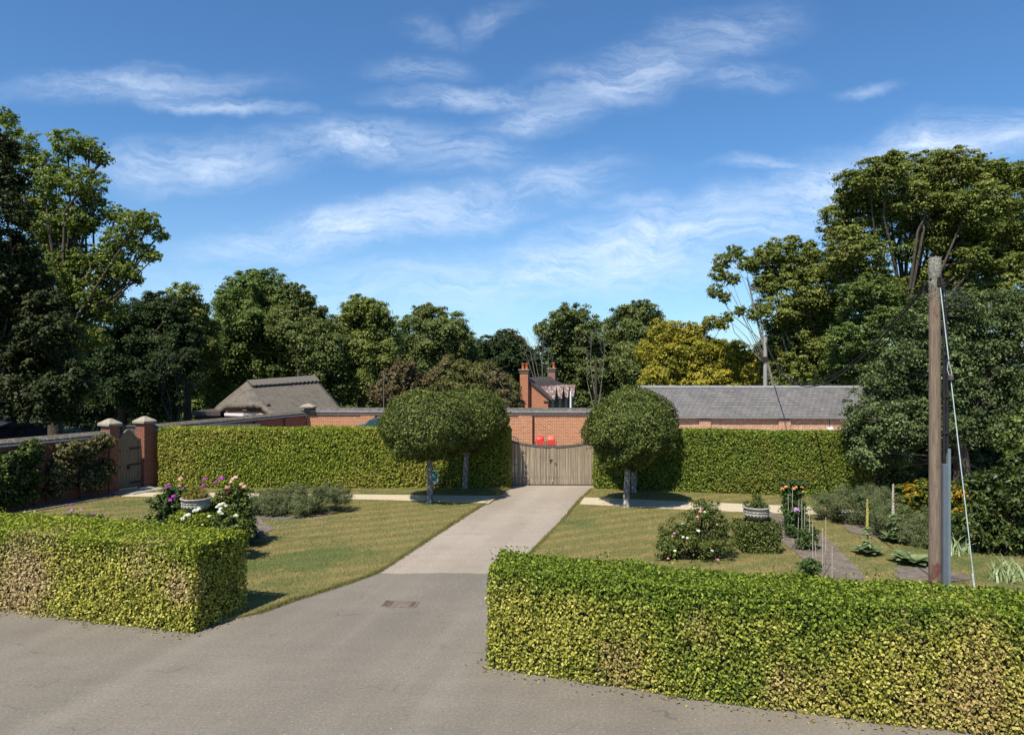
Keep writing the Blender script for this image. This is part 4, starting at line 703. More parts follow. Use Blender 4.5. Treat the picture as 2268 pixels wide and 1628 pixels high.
def pier(label, s0, s1):
    r_ = thing('gate_pier', label, 'pier', A+U*((s0+s1)/2), WR, 'brick piers of the arched gate'); a = (s1-s0)/2
    MB().box(-a, a, -.06, .44, -.1, 2.48).build('shaft', M['brick_red'], r_, .01); e = a+.09
    MB().add([(-e,-.14,2.48),(e,-.14,2.48),(e,.52,2.48),(-e,.52,2.48),(-e,-.14,2.57),(e,-.14,2.57),(e,.52,2.57),(-e,.52,2.57),(-.05,.12,2.74),(.05,.12,2.74),(.05,.26,2.74),(-.05,.26,2.74)],
             [(3,2,1,0),(0,1,5,4),(1,2,6,5),(2,3,7,6),(3,0,4,7),(4,5,9,8),(5,6,10,9),(6,7,11,10),(7,4,8,11),(8,9,10,11)]).build('cap', M['cap'], r_, .012)
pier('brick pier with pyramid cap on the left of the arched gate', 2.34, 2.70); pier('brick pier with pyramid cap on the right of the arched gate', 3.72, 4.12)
gg = thing('garden_gate', 'grey wooden arched gate with iron strap hinges between brick piers', 'gate', A+U*2.70, WR); gw = 1.02
def ogee(x): t = abs(x/gw-.5)*2; return 1.93+.36*(.5+.5*math.cos(math.pi*min(1, t*1.12)))
xs = np.linspace(.01, gw-.01, 10)
for i in range(9):
    a, b = xs[i]+.004, xs[i+1]-.004; m = (a+b)/2; MB().add([(a,.16,.1),(b,.16,.1),(b,.20,.1),(a,.20,.1),(a,.16,ogee(a)-.04),(b,.16,ogee(b)-.04),(b,.20,ogee(b)-.04),(a,.20,ogee(a)-.04)],
        [(3,2,1,0),(4,5,6,7),(0,1,5,4),(1,2,6,5),(2,3,7,6),(3,0,4,7)]).build('board', M['wood_brown'], gg)
xx = np.linspace(0, gw, 21); vs = [(x, y, ogee(x)-d_) for x in xx for (y, d_) in ((.13,.10),(.13,0),(.205,0),(.205,.10))]
MB().add(vs, [(i*4+k, i*4+(k+1)%4, i*4+4+(k+1)%4, i*4+4+k) for i in range(20) for k in range(4)]).box(0,.09,.13,.159,.1,1.85).box(gw-.09,gw,.13,.159,.1,1.85).build('frame', M['wood_brown'], gg)
for z in (1.55, .95, .28):
    MB().box(gw-.42,gw-.01,.118,.13,z,z+.045).lathe([(.01,0),(.04,0),(.04,.02),(.01,.02)],(gw-.43,.125,z),10).build('hinge', M['iron'], gg)
for z in (1.5, .9): MB().box(.0,.2,.118,.13,z,z+.045).build('hinge', M['iron'], gg)
MB().tube([(.5+.05*math.cos(t), .11, .86+.05*math.sin(t)) for t in np.linspace(0, 6.28, 13)], .012, 6).box(.46,.54,.12,.13,.84,.98).build('handle', M['iron'], gg)
rw = thing('garden_wall', 'long shaded brick wall running from the arched gate to the corner', 'wall', A+U*4.12, 0)
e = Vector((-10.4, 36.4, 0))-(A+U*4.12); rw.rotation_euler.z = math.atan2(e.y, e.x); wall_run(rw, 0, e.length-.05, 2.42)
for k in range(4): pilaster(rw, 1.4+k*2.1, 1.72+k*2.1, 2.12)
for (s, n_, lab) in ((1.0, 5, 'step'),):
    st = thing('stone_step', 'broken pale stone slabs laid at the foot of the arched gate', 'step', A+U*3.1, WR); MB().box(-.7,.75,-.5,.02,-.05,.10).build('slab', M['slab'], st, .01); MB().box(-.5,.35,-1.0,-.51,-.05,.085).build('slab', M['slab'], st, .01); MB().box(.45,1.2,-1.0,-.51,-.05,.08).build('slab', M['slab'], st, .01)
bw = thing('garden_wall', 'sunlit weathered orange brick wall across the back of the courtyard', 'wall', (-10.4, 36.4, 0), -.018)
MB().box(0, 17.5, 0, .34, -.1, 2.32).build('brickwork', M['brick'], bw)
MB().box(-.1, 17.6, -.09, .43, 2.32, 2.44).build('slate_course', M['slate_course'], bw); MB().extr([(-.06, 2.44), (.40, 2.44), (.36, 2.51), (.17, 2.56), (-.03, 2.51)], -.1, 17.6).build('coping', M['coping'], bw)
MB().box(0, 17.5, -.05, -.002, 2.18, 2.318).build('corbel', M['brick_dark_shade'], bw)
for x in (2.75, 10.7, 14.45): pilaster(bw, x, x+.72, 2.16, 'brick', .11)
for x in (3.52, 11.47): MB().tube([(x,-.06,0),(x,-.06,2.17)], .035, 8).build('downpipe', M['dpipe'], bw)
fi = thing('wall_finial', 'small lichened stone finial at the wall corner', 'finial', (-10.35, 36.45, 2.4)); MB().box(-.16,.16,-.16,.16,-.1,.16).build('neck', M['coping'], fi)
MB().add([(-.34,-.34,.16),(.34,-.34,.16),(.34,.34,.16),(-.34,.34,.16),(-.36,-.36,.22),(.36,-.36,.22),(.36,.36,.22),(-.36,.36,.22),(-.1,-.1,.36),(.1,-.1,.36),(.1,.1,.36),(-.1,.1,.36)],
   [(3,2,1,0),(0,1,5,4),(1,2,6,5),(2,3,7,6),(3,0,4,7),(4,5,9,8),(5,6,10,9),(6,7,11,10),(7,4,8,11),(8,9,10,11)]).build('cap', M['cap'], fi)
# climbers trained on the left wall
def climber(label, s0, s1, z1, seed, k=17, mat='climb'):
    rg = np.random.default_rng(seed); m_ = A+U*((s0+s1)/2); root = thing('climber', label, 'plant', (m_.x, m_.y, .05), WR, 'climbers trained on the left wall'); L = (s1-s0)/2; B = []
    for i in range(int(26*L)): B.append((rg.uniform(-L, L), -.28, .35+(z1-.35)*rg.random()**.8, rg.uniform(.3, .46)))
    P_, N_, hb = foliage(B, (0,0,0), .10, rg, k); P_[:, 1] = np.clip(P_[:, 1], -.65, -.05)+rg.uniform(-.03, 0, len(P_)); link('foliage', leafmesh('foliage', P_, N_, .10, .65, rg=rg), M[mat], root)
    mb = MB(); mb.tube([(0,-.2,-.05),(.05,-.2,.5),(0,-.18,1.2)], [.07,.05,.03], 7)
    for b in B: mb.tube([(0,-.18,.5),(b[0]*.5,-.18,b[2]*.6+.2),(b[0],-.2,b[2])], [.025,.018,.008], 5, False)
    mb.build('stems', M['bark'], root)
climber('espaliered climber with bronzed leaves between the wall pilaster and the arched gate', .2, 2.2, 2.0, 111); climber('dark leafy climber left of the brick pilaster on the left wall', -3.1, -.4, 1.95, 112, 22, 'shrub')
climber('climber at the left edge of the photo on the shaded wall', -6.1, -3.5, 1.95, 113, 22, 'shrub')
# fence, shed and post behind the left wall
fn = thing('board_fence', 'grey close-boarded fence behind the arched gate', 'fence', (-17.5, 29.6, 0), .12)
for i in range(46): MB().box(i*.15, i*.15+.14, 0, .02, 0, 2.14).build('board', M['wood_grey'], fn) if i > 8 else None
MB().box(1.2, 6.9, -.04, .06, 2.142, 2.2).build('rail', M['wood_grey'], fn)
for x in (1.2, 3.6, 6.0): MB().box(x, x+.1, -.1, -.002, 0, 2.22).build('post', M['wood_grey'], fn)
po = thing('white_post', 'white-painted gate post end behind the arched gate', 'post', (A+U*2.86+Vector((-.65,.3,0))), WR); MB().box(-.07,.07,-.05,.05,0,2.42).build('post', M['wood_grey'], po); MB().box(-.075,.05,-.062,-.052,1.9,2.4).build('white_panel', M['white'], po)
sh = thing('shed', 'black weatherboarded shed at the far left behind the wall', 'shed', (-16.9, 27.5, 0), .10)
for k in range(14): MB().extr([(-.01-.02, .16*k), (.03, .16*k), (.03, .16*k+.158), (-.005, .16*k+.158)], -9, -2.9).build('board', M['barn_dark'], sh)
MB().box(-9, -2.9, .032, 4, 0, 2.2).build('wall', M['barn_dark'], sh); MB().add([(-9.2,-.3,2.2),(-2.7,-.3,2.2),(-2.7,4.2,2.75),(-9.2,4.2,2.75),(-9.2,-.3,2.3),(-2.7,-.3,2.3),(-2.7,4.2,2.85),(-9.2,4.2,2.85)],[(3,2,1,0),(4,5,6,7),(0,1,5,4),(1,2,6,5),(2,3,7,6),(3,0,4,7)]).build('roof', M['barn_roof'], sh)
# ------------------------------------------------------------------ double gate
dg = thing('double_gate', 'weathered timber double gate with a dipped top closing the drive', 'gate', (1.58, 28.0, 0), -.01)
def gtop(x): return 1.55+.22*(x/1.66)**2
for side in (-1, 1):
    lf = []
    for i in range(15):
        a = side*(.012+i*.109); b = side*(.012+(i+1)*.109-.006); a, b = min(a, b), max(a, b); y = -.03+rng.uniform(-.004, .004)
        MB().add([(a,y,.05),(b,y,.05),(b,.0,.05),(a,.0,.05),(a,y,gtop(a)-.05),(b,y,gtop(b)-.05),(b,.0,gtop(b)-.05),(a,.0,gtop(a)-.05)],[(3,2,1,0),(4,5,6,7),(0,1,5,4),(1,2,6,5),(2,3,7,6),(3,0,4,7)]).build('plank', M['plank'], dg)
    xs = np.linspace(.01, 1.66, 14)*side; vs = [(x, y, gtop(x)-d_) for x in xs for (y, d_) in ((-.05,.075),(-.05,0),(.05,0),(.05,.075))]
    MB().add(vs, [(i*4+k, i*4+(k+1)%4, i*4+4+(k+1)%4, i*4+4+k) for i in range(13) for k in range(4)]).build('top_rail', M['wood_grey'], dg)
    MB().box(min(side*.02,side*1.66), max(side*.02,side*1.66), .002, .05, .25, .37).build('back_rail', M['wood_grey'], dg)
MB().box(-.07,.07,-.05,-.036,.3,1.52).build('cover_strip', M['plank'], dg)
MB().box(-.12,-.0,-.07,-.052,.98,1.02).box(-.10,-.06,-.08,-.052,.90,1.0).build('latch', M['iron'], dg)
MB().tube([(.12+.035*math.cos(t), -.06, .86+.04*math.sin(t)) for t in np.linspace(0, 6.28, 13)], .008, 6).build('ring_handle', M['iron'], dg)
for sx in (-1.78, 1.78): MB().box(sx-.09, sx+.09, -.09, .09, -.1, 1.75).build('gate_post', M['wood_grey'], dg)
# red wheelbarrows propped against the back wall
def barrow(label, px, mat, mat2):
    p = at(px, 0, 35.3); r_ = thing('wheelbarrow', label, 'wheelbarrow', (p[0], 35.5, 0), 0, 'red barrows stood on end against the brick wall')
    prof = []; V = []; rings = [(.20,1.05,-.30),(.30,1.10,-.34),(.32,1.28,-.30),(.30,1.45,-.16),(.22,1.53,-.02),(.16,1.54,.06)]
    for (hw, z, y) in rings:
        for t in np.linspace(-1, 1, 9): V.append((.62*hw*(math.copysign(abs(t)**.8, t)), y+.05*t*t, .78+(z-.98)*.85-.03*t**4))
    F_ = [(i*9+k, i*9+k+1, (i+1)*9+k+1, (i+1)*9+k) for i in range(2, 5) for k in range(8)]; V2 = V
    o = MB().add(V2, F_, True).build('tray_base', mat, r_); s_ = o.modifiers.new('solid', 'SOLIDIFY'); s_.thickness = .02
    o = MB().add([(-.165,-.30,.76),(.165,-.30,.76),(.195,-.315,1.02),(-.195,-.315,1.02)], [(0,1,2,3)]).build('tray_front', mat2, r_); s_ = o.modifiers.new('solid', 'SOLIDIFY'); s_.thickness = .03
    for s in (-1, 1): MB().tube([(s*.20,-.32,.1),(s*.23,-.34,.7),(s*.23,-.30,1.0)], .018, 6).build('handle', M['black'], r_)
    MB().tube([(-.22,-.36,.80),(.22,-.36,.80)], .012, 6).tube([(-.2,-.33,.5),(.2,-.33,.5)], .012, 6).build('stand', M['iron'], r_)
    MB().lathe([(.10,-.05),(.19,-.05),(.2,0),(.19,.05),(.10,.05)], (0,-.1,.2), 16).build('wheel', M['black'], r_)
barrow('bright red wheelbarrow on end behind the gate, the left one', 1196, M['redp'], M['redp'])
barrow('paler red wheelbarrow on end behind the gate, the right one', 1221, M['redp2'], M['redp'])
# green hoop-backed bench end
hb = thing('metal_chair', 'green metal hooped chair back behind the left gate post', 'chair', (at(1133,0,31)[0], 31, 0)); th = np.linspace(0, math.pi, 15); 
MB().tube([(-.32,0,.4)]+[(-.32*math.cos(t), 0, 1.35+.28*math.sin(t)) for t in th]+[(.32,0,.4)], .02, 6).build('backrest', M['cover2'], hb); b_ = MB()
for k in range(7): x = -.24+k*.08; b_.tube([(x,0,.5),(x,0,1.35+.27*math.sqrt(max(0, 1-(x/.32)**2)))], .012, 5)
b_.build('spindles', M['cover'], hb); MB().box(-.34,.34,-.4,.0,.42,.46).build('seat', M['cover'], hb)
for x in (-.3,.3):
    for y in (-.36,-.03): MB().tube([(x,y,0),(x,y,.42)], .018, 6).build('leg', M['cover'], hb)
# fabric-covered garden machine beyond the hedge
cv = thing('covered_trailer', 'dark green fabric-covered hump showing over the hedge left of the topiary', 'cover', (at(838,0,31.5)[0], 31.5, 0))
MB().add([(-1.3,-.5,1.3),(.2,-.7,1.3),(.2,.6,1.3),(-1.3,.6,1.3),(-1.25,-.3,2.0),(-.35,-.6,2.18),(-.35,.5,2.2),(-1.2,.4,2.0),(.15,-.62,2.3),(.15,.5,2.3)],[(0,1,8,5,4),(3,7,6,9,2),(0,4,7,3),(4,5,6,7),(5,8,9,6)]).box(-1.3,.2,-.5,.6,0,1.3).build('flap', M['cover2'], cv, .04)
MB().add([(-.45,-.72,1.5),(.45,-.72,1.5),(.45,.5,1.5),(-.45,.5,1.5),(-.42,-.70,2.18),(-.28,-.62,2.36),(.05,-.7,2.40),(.45,-.66,2.44),(.45,.5,2.44),(-.28,.5,2.36),(-.42,.5,2.2)],[(0,1,7,6,5,4),(3,10,9,8,2),(0,4,10,3),(4,5,9,10),(5,6,7,8,9),(1,2,8,7)]).build('hood', M['cover'], cv, .05)
# sign
sg = P(963,1083); sgn = thing('information_sign', 'small green sign with white pictogram on a wooden post by the hedge', 'sign', (sg[0]-.0, 26.75, 0)); MB().box(-.09,.0,.012,.06,-.05,.58).build('post', M['wood_palepole'], sgn)
MB().box(-.21,.17,-.006,.010,.30,.76).build('panel', M['white'], sgn, .004); MB().box(-.185,.145,-.0095,-.0062,.39,.735).build('green_field', M['signgreen'], sgn)
pm = MB()
for (cx_, cz_, s) in ((-.02,.56,1.0),(-.09,.55,.85),(.045,.55,.85)): pm.box(cx_-.022*s,cx_+.022*s,-.0125,-.0097,cz_-.07*s,cz_+.02*s); pm.add([(cx_+.02*s*math.cos(a), -.0125, cz_+.045*s+.02*s*math.sin(a)) for a in np.linspace(0, 5.5, 8)], [tuple(range(8))])
for (sx, sz) in ((1,1),(1,-1),(-1,1),(-1,-1)):
    cx_, cz_ = -.02+sx*.11, .56+sz*.115; pm.add([(cx_+sx*.03,-.0125,cz_-sz*.02),(cx_-sx*.02,-.0125,cz_+sz*.03-sz*.05),(cx_-sx*.03,-.0125,cz_-sz*.03),(cx_-sx*.0,-.0125,cz_+sz*.0),(cx_-sx*.02,-.0125,cz_+sz*.03)],[(0,1,2,3,4)]); pm.box(min(cx_,cx_+sx*.03),max(cx_,cx_+sx*.03),-.0125,-.0097,min(cz_,cz_+sz*.03),max(cz_,cz_+sz*.03))
pm.build('pictogram', M['white'], sgn)
# drain grate
g0 = P(886,1338); M['rust2'] = rough_mat('worn_grate_iron', G(.09,.07,.055), G(.26,.20,.155), 20, bstr=.5); gr = thing('drain_grate', 'rusty rectangular drain grate set in the asphalt', 'drain', (g0[0], g0[1], 0), -.12)
MB().box(-.34,.34,-.19,-.165,-.03,.012).box(-.34,.34,.165,.19,-.03,.012).box(-.34,-.31,-.165,.165,-.03,.012).box(.31,.34,-.165,.165,-.03,.012).box(-.012,.012,-.165,.165,-.03,.012).build('frame', M['rust2'], gr)
for i in range(14):
    x = -.29+i*.044+(.012 if i > 6 else 0); MB().box(x,x+.024,-.164,.164,-.03,.011).build('bar', M['rust2'], gr)
MB().box(-.305,.305,-.16,.16,.001,.003).build('pit_shade_sheet', M['black'], gr); MB().box(-.16,.2,-.155,.155,.0035,.009).build('silt', M['soil'], gr)  # flat black sheet on the road stands for the darkness below the bars
# stones scattered on asphalt
def stones(label, poly, n, s, seed, z=0, mat='stone'):
    rg = np.random.default_rng(seed); poly = np.array(poly); mn, mx = poly.min(0), poly.max(0); p = rg.random((n*3, 2))*(mx-mn)+mn; p = p[inpoly(p, poly)][:n]; n = len(p); V = np.empty((n, 6, 3)); r = s*rg.uniform(.4, 1.3, n)
    for i, (a, b, c_) in enumerate([(1,0,0),(0,1,0),(-1,0,0),(0,-1,0),(0,0,.7),(0,0,-.3)]): V[:, i] = np.c_[p[:, 0]+a*r, p[:, 1]+b*r, z+c_*r]
    base = np.array([(0,1,4),(1,2,4),(2,3,4),(3,0,4)]); Q = (base[None]+6*np.arange(n)[:, None, None]).reshape(-1, 3)
    tag(link('gravel', npmesh('gravel', V.reshape(-1, 3), Q), M[mat]), label, 'gravel', None, 'stuff')
stones('white chips scattered on the asphalt near the drain', [P(930,1275)[:2], P(1090,1275)[:2], P(1080,1400)[:2], P(880,1330)[:2]], 90, .010, 121)
stones('white chips thinly scattered over the whole road', [(-9,8.6),(5,8.6),(1,16),(-4,16)], 260, .008, 122)
stones('flint stones on the soil of the dahlia row', [(6.7,15.6),(8.2,15.4),(8.6,20),(6.8,20)], 230, .015, 123, .068, 'slab')
stones('pale stones on the bare soil beside the left perennial bed', [P(560,1180)[:2], P(760,1165)[:2], P(700,1148)[:2], P(560,1150)[:2]], 160, .016, 124, .064, 'slab')
stones('gravel crumbs along the left edge of the drive', [(p[0]+.0, p[1]) for p in dl[2:]]+[(p[0]+.35, p[1]) for p in dl[2:][::-1]], 700, .012, 125, .006, 'soil')
def litter(label, line, n, seed):
    rg = np.random.default_rng(seed); P_ = []
    for a, b in zip(line[:-1], line[1:]):
        a, b = np.array(a), np.array(b); m = int(n*np.linalg.norm(b-a)); t = rg.random((m, 1)); e = (b-a)/np.linalg.norm(b-a); P_.append(a*(1-t)+b*t+np.array([e[1], -e[0]])*np.abs(rg.normal(scale=.10, size=(m, 1))))
    p = np.vstack(P_); p = np.c_[p, np.full(len(p), .012)]; tag(link('leaf_litter', leafmesh('leaf_litter', p, unit(rg.normal(scale=.35, size=p.shape)+(0, 0, 1)), .045, .6, rg=rg), M['litter']), label, 'leaves', None, 'stuff')
M['litter'] = leaf_mat('dry_fallen_leaves', [G(.10,.07,.035), G(.24,.17,.08), G(.36,.30,.12)], trans=.1)
litter('dry fallen leaves along the foot of the left roadside hedge', [(-14,14.5),(-9.7,13.5),(-5.5,12.35),(-4.95,13.6)], 26, 140); litter('dry fallen leaves along the foot of the right roadside hedge', [(-.2,12.1),(-.4,10.95),(2.87,9.75),(5.28,9.05),(8.6,8.25)], 30, 141)
# ------------------------------------------------------------------ poles
PX, PY = 7.13, 12.0
pl = thing('utility_pole', 'thick weathered wooden pole rising from behind the lower right hedge', 'pole', (PX-.06, PY, 0))
MB().tube([(0,0,-.1),(0,0,1.5),(0,0,3.5),(-.005,0,5.95)], [.10,.096,.092,.088], 20).build('shaft', M['wood_pole'], pl)
rg = np.random.default_rng(130); m = 900; a = rg.uniform(0, 6.28, m); z = rg.uniform(5.72, 6.45, m); MB().tube([(-.005,0,5.951),(-.005,0,6.2),(-.003,0,6.42),(-.003,0,6.44)], [.09,.095,.093,.06], 20).build('lichened_top', M['wood_grime'], pl)
link('lichen', leafmesh('lichen', np.c_[.090*np.cos(a)-.005, .090*np.sin(a), z], unit(np.c_[np.cos(a), np.sin(a), np.full(m, .4)]+rg.normal(scale=.5, size=(m, 3))), .024, .8, rg=rg), M['wood_grime'], pl)
MB().box(.085,.165,-.10,-.02,-.05,3.0).build('cable_guard', M['ugrey'], pl, .006); MB().box(.168,.215,-.09,-.02,-.05,3.25).build('cable_guard', M['ugreen'], pl, .006)
MB().tube([(.115,-.06,2.9),(.115,-.06,4.6),(.10,-.07,4.9),(.085,-.08,6.0)], [.022,.022,.014,.012], 8).build('cable', M['black'], pl); MB().tube([(.175,-.05,3.2),(.175,-.05,4.3),(.165,-.05,5.2),(.15,-.03,5.7)], [.026,.026,.022,.012], 8).build('conduit', M['black'], pl)
MB().tube([(.205,-.04,3.2),(.20,-.04,4.9),(.15,-.03,5.9)], .008, 6).build('cable', M['black'], pl)
for z in (3.5, 4.1, 4.8): MB().box(.08,.21,-.088,-.075,z,z+.025).build('clip', M['iron'], pl)
cl = MB(); rg = np.random.default_rng(131)
for k in range(6):
    cx_, cz_, rr = .28+rg.uniform(-.05,.12), 5.55+k*.07, rg.uniform(.13,.24); ph = rg.uniform(0, .6); th = np.linspace(ph, ph+5.6, 22)
    cl.tube([(cx_+rr*1.3*math.cos(t), .05+.04*k-.1+.1*math.sin(t*.5), cz_+rr*.5*math.sin(t)) for t in th], .009, 6)
cl.build('cable_coil', M['black'], pl); MB().tube([(.03,-.11,6.12),(.03,-.14,6.05),(.05,-.12,5.9)], .018, 8).box(-.02,.06,-.105,-.09,5.95,6.1).build('bracket', M['iron'], pl)
gw_ = thing('guy_wire', 'pale steel guy wire slanting from the pole top to the right', 'wire', (7.66, 11.7, 0)); t0 = Vector((PX-.03-7.66, PY-.1-11.7, 5.92)); mid = t0*.795; low = t0*.745
MB().tube([t0, t0*.85, mid+Vector((0,0,.02))], .009, 6).build('upper_wire', M['guy'], gw_); MB().tube([mid, mid*.99+Vector((.03,0,-.08)), low+Vector((.02,0,.03))], .006, 5).tube([mid, mid*.99+Vector((-.03,0,-.08)), low+Vector((-.02,0,.03))], .006, 5).build('loop', M['guy'], gw_)
MB().lathe([(.01,0),(.035,.01),(.045,.05),(.035,.06),(.045,.07),(.035,.11),(.01,.12)], low+Vector((0,0,-.04)), 12).build('insulator', M['rust'], gw_)
MB().tube([low, low*.5, (0,0,-.05)], .009, 6).build('lower_wire', M['guy'], gw_); MB().tube([low*.3+Vector((0,0,-.1)), low*.02+Vector((0,0,.02))], .016, 8).build('sleeve', M['guy'], gw_)
fx, fy = at(1695, 0, 40)[0], 40
fp = thing('utility_pole', 'pale grey pole standing behind the slate roof', 'pole', (fx, fy, zg(fy))); MB().tube([(0,0,-.1),(0,0,3),(0,0,6.3)], [.13,.12,.10], 12).build('shaft', M['wood_palepole'], fp); MB().box(-.22,.12,-.14,-.10,4.9,5.2).build('bracket', M['iron'], fp)
def span(name, label, a, b, sag, r, mat='black'):
    a, b = Vector(a), Vector(b); root = thing(name, label, 'cable', a); t = np.linspace(0, 1, 40)
    MB().tube([(b-a)*x+Vector((0,0,-4*sag*x*(1-x))) for x in t], r, 6).build('strand', M[mat], root)
span('overhead_cable', 'thick black cable sagging from the near pole to the far pole', (PX-.15, PY-.05, 6.08), (fx, fy-.1, 5.95), 2.1, .020); span('overhead_cable', 'thinner cable alongside the thick one between the poles', (PX-.15, PY+.0, 6.12), (fx, fy-.1, 6.05), 2.05, .012)
for (x, d, top, r_, mt, lab) in ((1320,62,790,.13,'wood_dark','dark brown pole against the dark round-headed trees'),(850,40,822,.04,'wood_grey','thin pale pole beside the bronze-red tree'),(1264,60,866,.09,'white','short whitish pole in front of the cottage wall')):
    p = at(x, top, d); q = thing('utility_pole', lab, 'pole', (p[0], d, zg(d))); MB().tube([(0,0,-.1),(0,0,(p[2]-zg(d))*.5),(0,0,p[2]-zg(d))], [r_,r_*.93,r_*.85], 10).build('shaft', M[mt], q)
# ------------------------------------------------------------------ barn with slate roof
bn = thing('barn', 'low brick outbuilding with long grey slate roof right of the drive', 'building', (6.4, 36.2, 0), -.03)
MB().box(1.75, 19, 0, .3, -.1, 2.06).build('wall', M['brick_pale'], bn); MB().box(.5, 19, .3, 5.6, -.1, 2.0).build('wall', M['brick_red'], bn)
for x in (3.0, 6.95, 10.9, 14.9): MB().box(x, x+.58, -.09, -.002, -.1, 1.98).build('pilaster', M['brick_pale'], bn)
MB().add([(.35,-.12,2.06),(19.3,-.12,2.06),(19.3,2.9,3.46),(.35,2.9,3.46),(.35,-.12,2.14),(19.3,-.12,2.14),(19.3,2.9,3.55),(.35,2.9,3.55)],[(3,2,1,0),(4,5,6,7),(0,1,5,4),(1,2,6,5),(3,0,4,7)]).add([(.35,2.9,3.46),(19.3,2.9,3.46),(19.3,6,2.02),(.35,6,2.02),(.35,2.9,3.55),(19.3,2.9,3.55),(19.3,6,2.10),(.35,6,2.10)],[(4,5,6,7),(3,2,1,0),(3,7,6,2),(1,2,6,5),(0,4,7,3)]).build('roof', M['slate'], bn)
for k in range(22):
    MB().extr([(2.74,3.49),(2.9,3.57),(3.06,3.49),(3.06,3.53),(2.9,3.62),(2.74,3.53)], .35+k*.862, .35+(k+1)*.862-.01).build('ridge_tile', M['slate_course'], bn)
MB().box(.35, 19.3, -.20, -.123, 2.06, 2.13).build('gutter', M['slate_course'], bn); MB().box(1.5,1.75,-.05,.25,-.05,1.95).build('door_post', M['white'], bn); MB().box(1.8,1.95,-.12,-.003,1.62,1.85).build('light_box', M['cap'], bn); MB().box(9.35,9.6,-.14,-.003,1.5,1.62).build('lamp', M['white'], bn); MB().tube([(9.48,-.03,1.62),(9.48,-.03,2.0)], .012, 5).build('conduit', M['black'], bn)
# ------------------------------------------------------------------ thatched cottage
def tv(x, y, d): return Vector(at(x, y, d))
th_ = thing('thatched_cottage', 'low cottage with grey thatched half-hipped roof behind the wall', 'cottage', (-17, 44, 0))
RL, RR = tv(546,845,45), tv(697,834,51); hl, hr = tv(497,898,42.6), tv(582,898,41.8); o_ = Vector((-17,44,0))
FL, FR = tv(618,925,41.0), tv(775,925,46.5); BL = tv(462,932,44.5)
dirn = (RR-RL).normalized(); back = Vector((-dirn.y, dirn.x, 0)); BLr = RL+back*3.4; BLr.z = 1.6; BRr = RR+back*3.4+dirn*1.2; BRr.z = 1.6
def grid(cor, n=10, m=10, j=.03, seed=1):
    a, b, c_, d_ = [np.array(v) for v in cor]; rg = np.random.default_rng(seed); V = []
    for i in range(m+1):
        for k in range(n+1): s, t = k/n, i/m; V.append((a*(1-s)+b*s)*(1-t)+(d_*(1-s)+c_*s)*t)
    V = np.array(V)-np.array(o_); return V, [(i*(n+1)+k, i*(n+1)+k+1, (i+1)*(n+1)+k+1, (i+1)*(n+1)+k) for i in range(m) for k in range(n)]
mb = MB(); v, f = grid((FL, FR, RR, RL), 16, 10); mb.add(v, f, True); v, f = grid((hl, hr, RL, RL), 10, 10); mb.add(v, f, True); v, f = grid((hr, FL, RL, RL), 6, 10); mb.add(v, f, True); v, f = grid((BL, hl, RL, RL), 6, 10); mb.add(v, f, True)
v, f = grid((BLr, BL, RL, RL), 6, 10); mb.add(v, f, True); v, f = grid((BRr, BLr, RL, RR), 10, 6); mb.add(v, f, True); v, f = grid((FR, BRr, RR, RR), 6, 8); mb.add(v, f, True)
bm = bmesh.new(); me = bpy.data.meshes.new('roof'); me.from_pydata(mb.v, [], mb.f); bm.from_mesh(me); bmesh.ops.remove_doubles(bm, verts=bm.verts, dist=.002); bmesh.ops.recalc_face_normals(bm, faces=bm.faces)
for _ in range(3): bmesh.ops.smooth_vert(bm, verts=[q for q in bm.verts if not q.is_boundary], factor=.5, use_axis_x=True, use_axis_y=True, use_axis_z=True)
for p_ in bm.faces: p_.smooth = True
bm.to_mesh(me); bm.free(); ro = link('roof', me, M['thatch'], th_); s_ = ro.modifiers.new('solid', 'SOLIDIFY'); s_.thickness = .32; s_.offset = -1
# ridge cap with scalloped lower edge
up_ = Vector((0,0,.09)); rc = MB(); n = 33; dn = (FL.lerp(FR,.5)-RL.lerp(RR,.5)).normalized(); vs = []
for k in range(n):
    t = k/(n-1); a = RL.lerp(RR, t)-o_+up_; l = .95+.14*abs(math.sin(k*1.57))+.05*math.sin(k*3.3); e1 = (FL.lerp(FR, t)-RL.lerp(RR, t)).normalized(); nrm = Vector((e1.y, -e1.x, 0)); off = Vector((.03, -.10, .09)); b = a+e1*l+off-up_*0.4; vs += [a+back*.5-Vector((0,0,.38)), a, a+e1*.3+off*.5, b, b-Vector((0,-.06,.09))]
rc.add(vs, [(i*5+k, i*5+5+k, i*5+6+k, i*5+1+k) for i in range(n-1) for k in range(4)], False); rc.build('ridge_cap', M['thatch_ridge'], th_)
w1, w2 = hl.lerp(hr, .02)-o_, hl.lerp(hr, 1.0)-o_; ee = (w2-w1); ee.z = 0; L_ = ee.length; ang = math.atan2(ee.y, ee.x); inn = Vector((-ee.y, ee.x, 0)).normalized()
wl = MB().box(-.15, L_+.1, .25, .6, -.1, w1.z+.1).build('gable_wall', M['brick_red'], th_); wl.location = (w1.x, w1.y, 0); wl.rotation_euler.z = ang
wl = MB().box(-.2, L_+.15, .17, .247, w1.z-.62, w1.z-.47).build('white_band', M['white'], th_); wl.location = (w1.x, w1.y, 0); wl.rotation_euler.z = ang
wl = MB().box(L_*.42, L_*.42+.28, .15, .247, w1.z-.28, w1.z-.05).build('lamp', M['cap'], th_); wl.location = (w1.x, w1.y, 0); wl.rotation_euler.z = ang
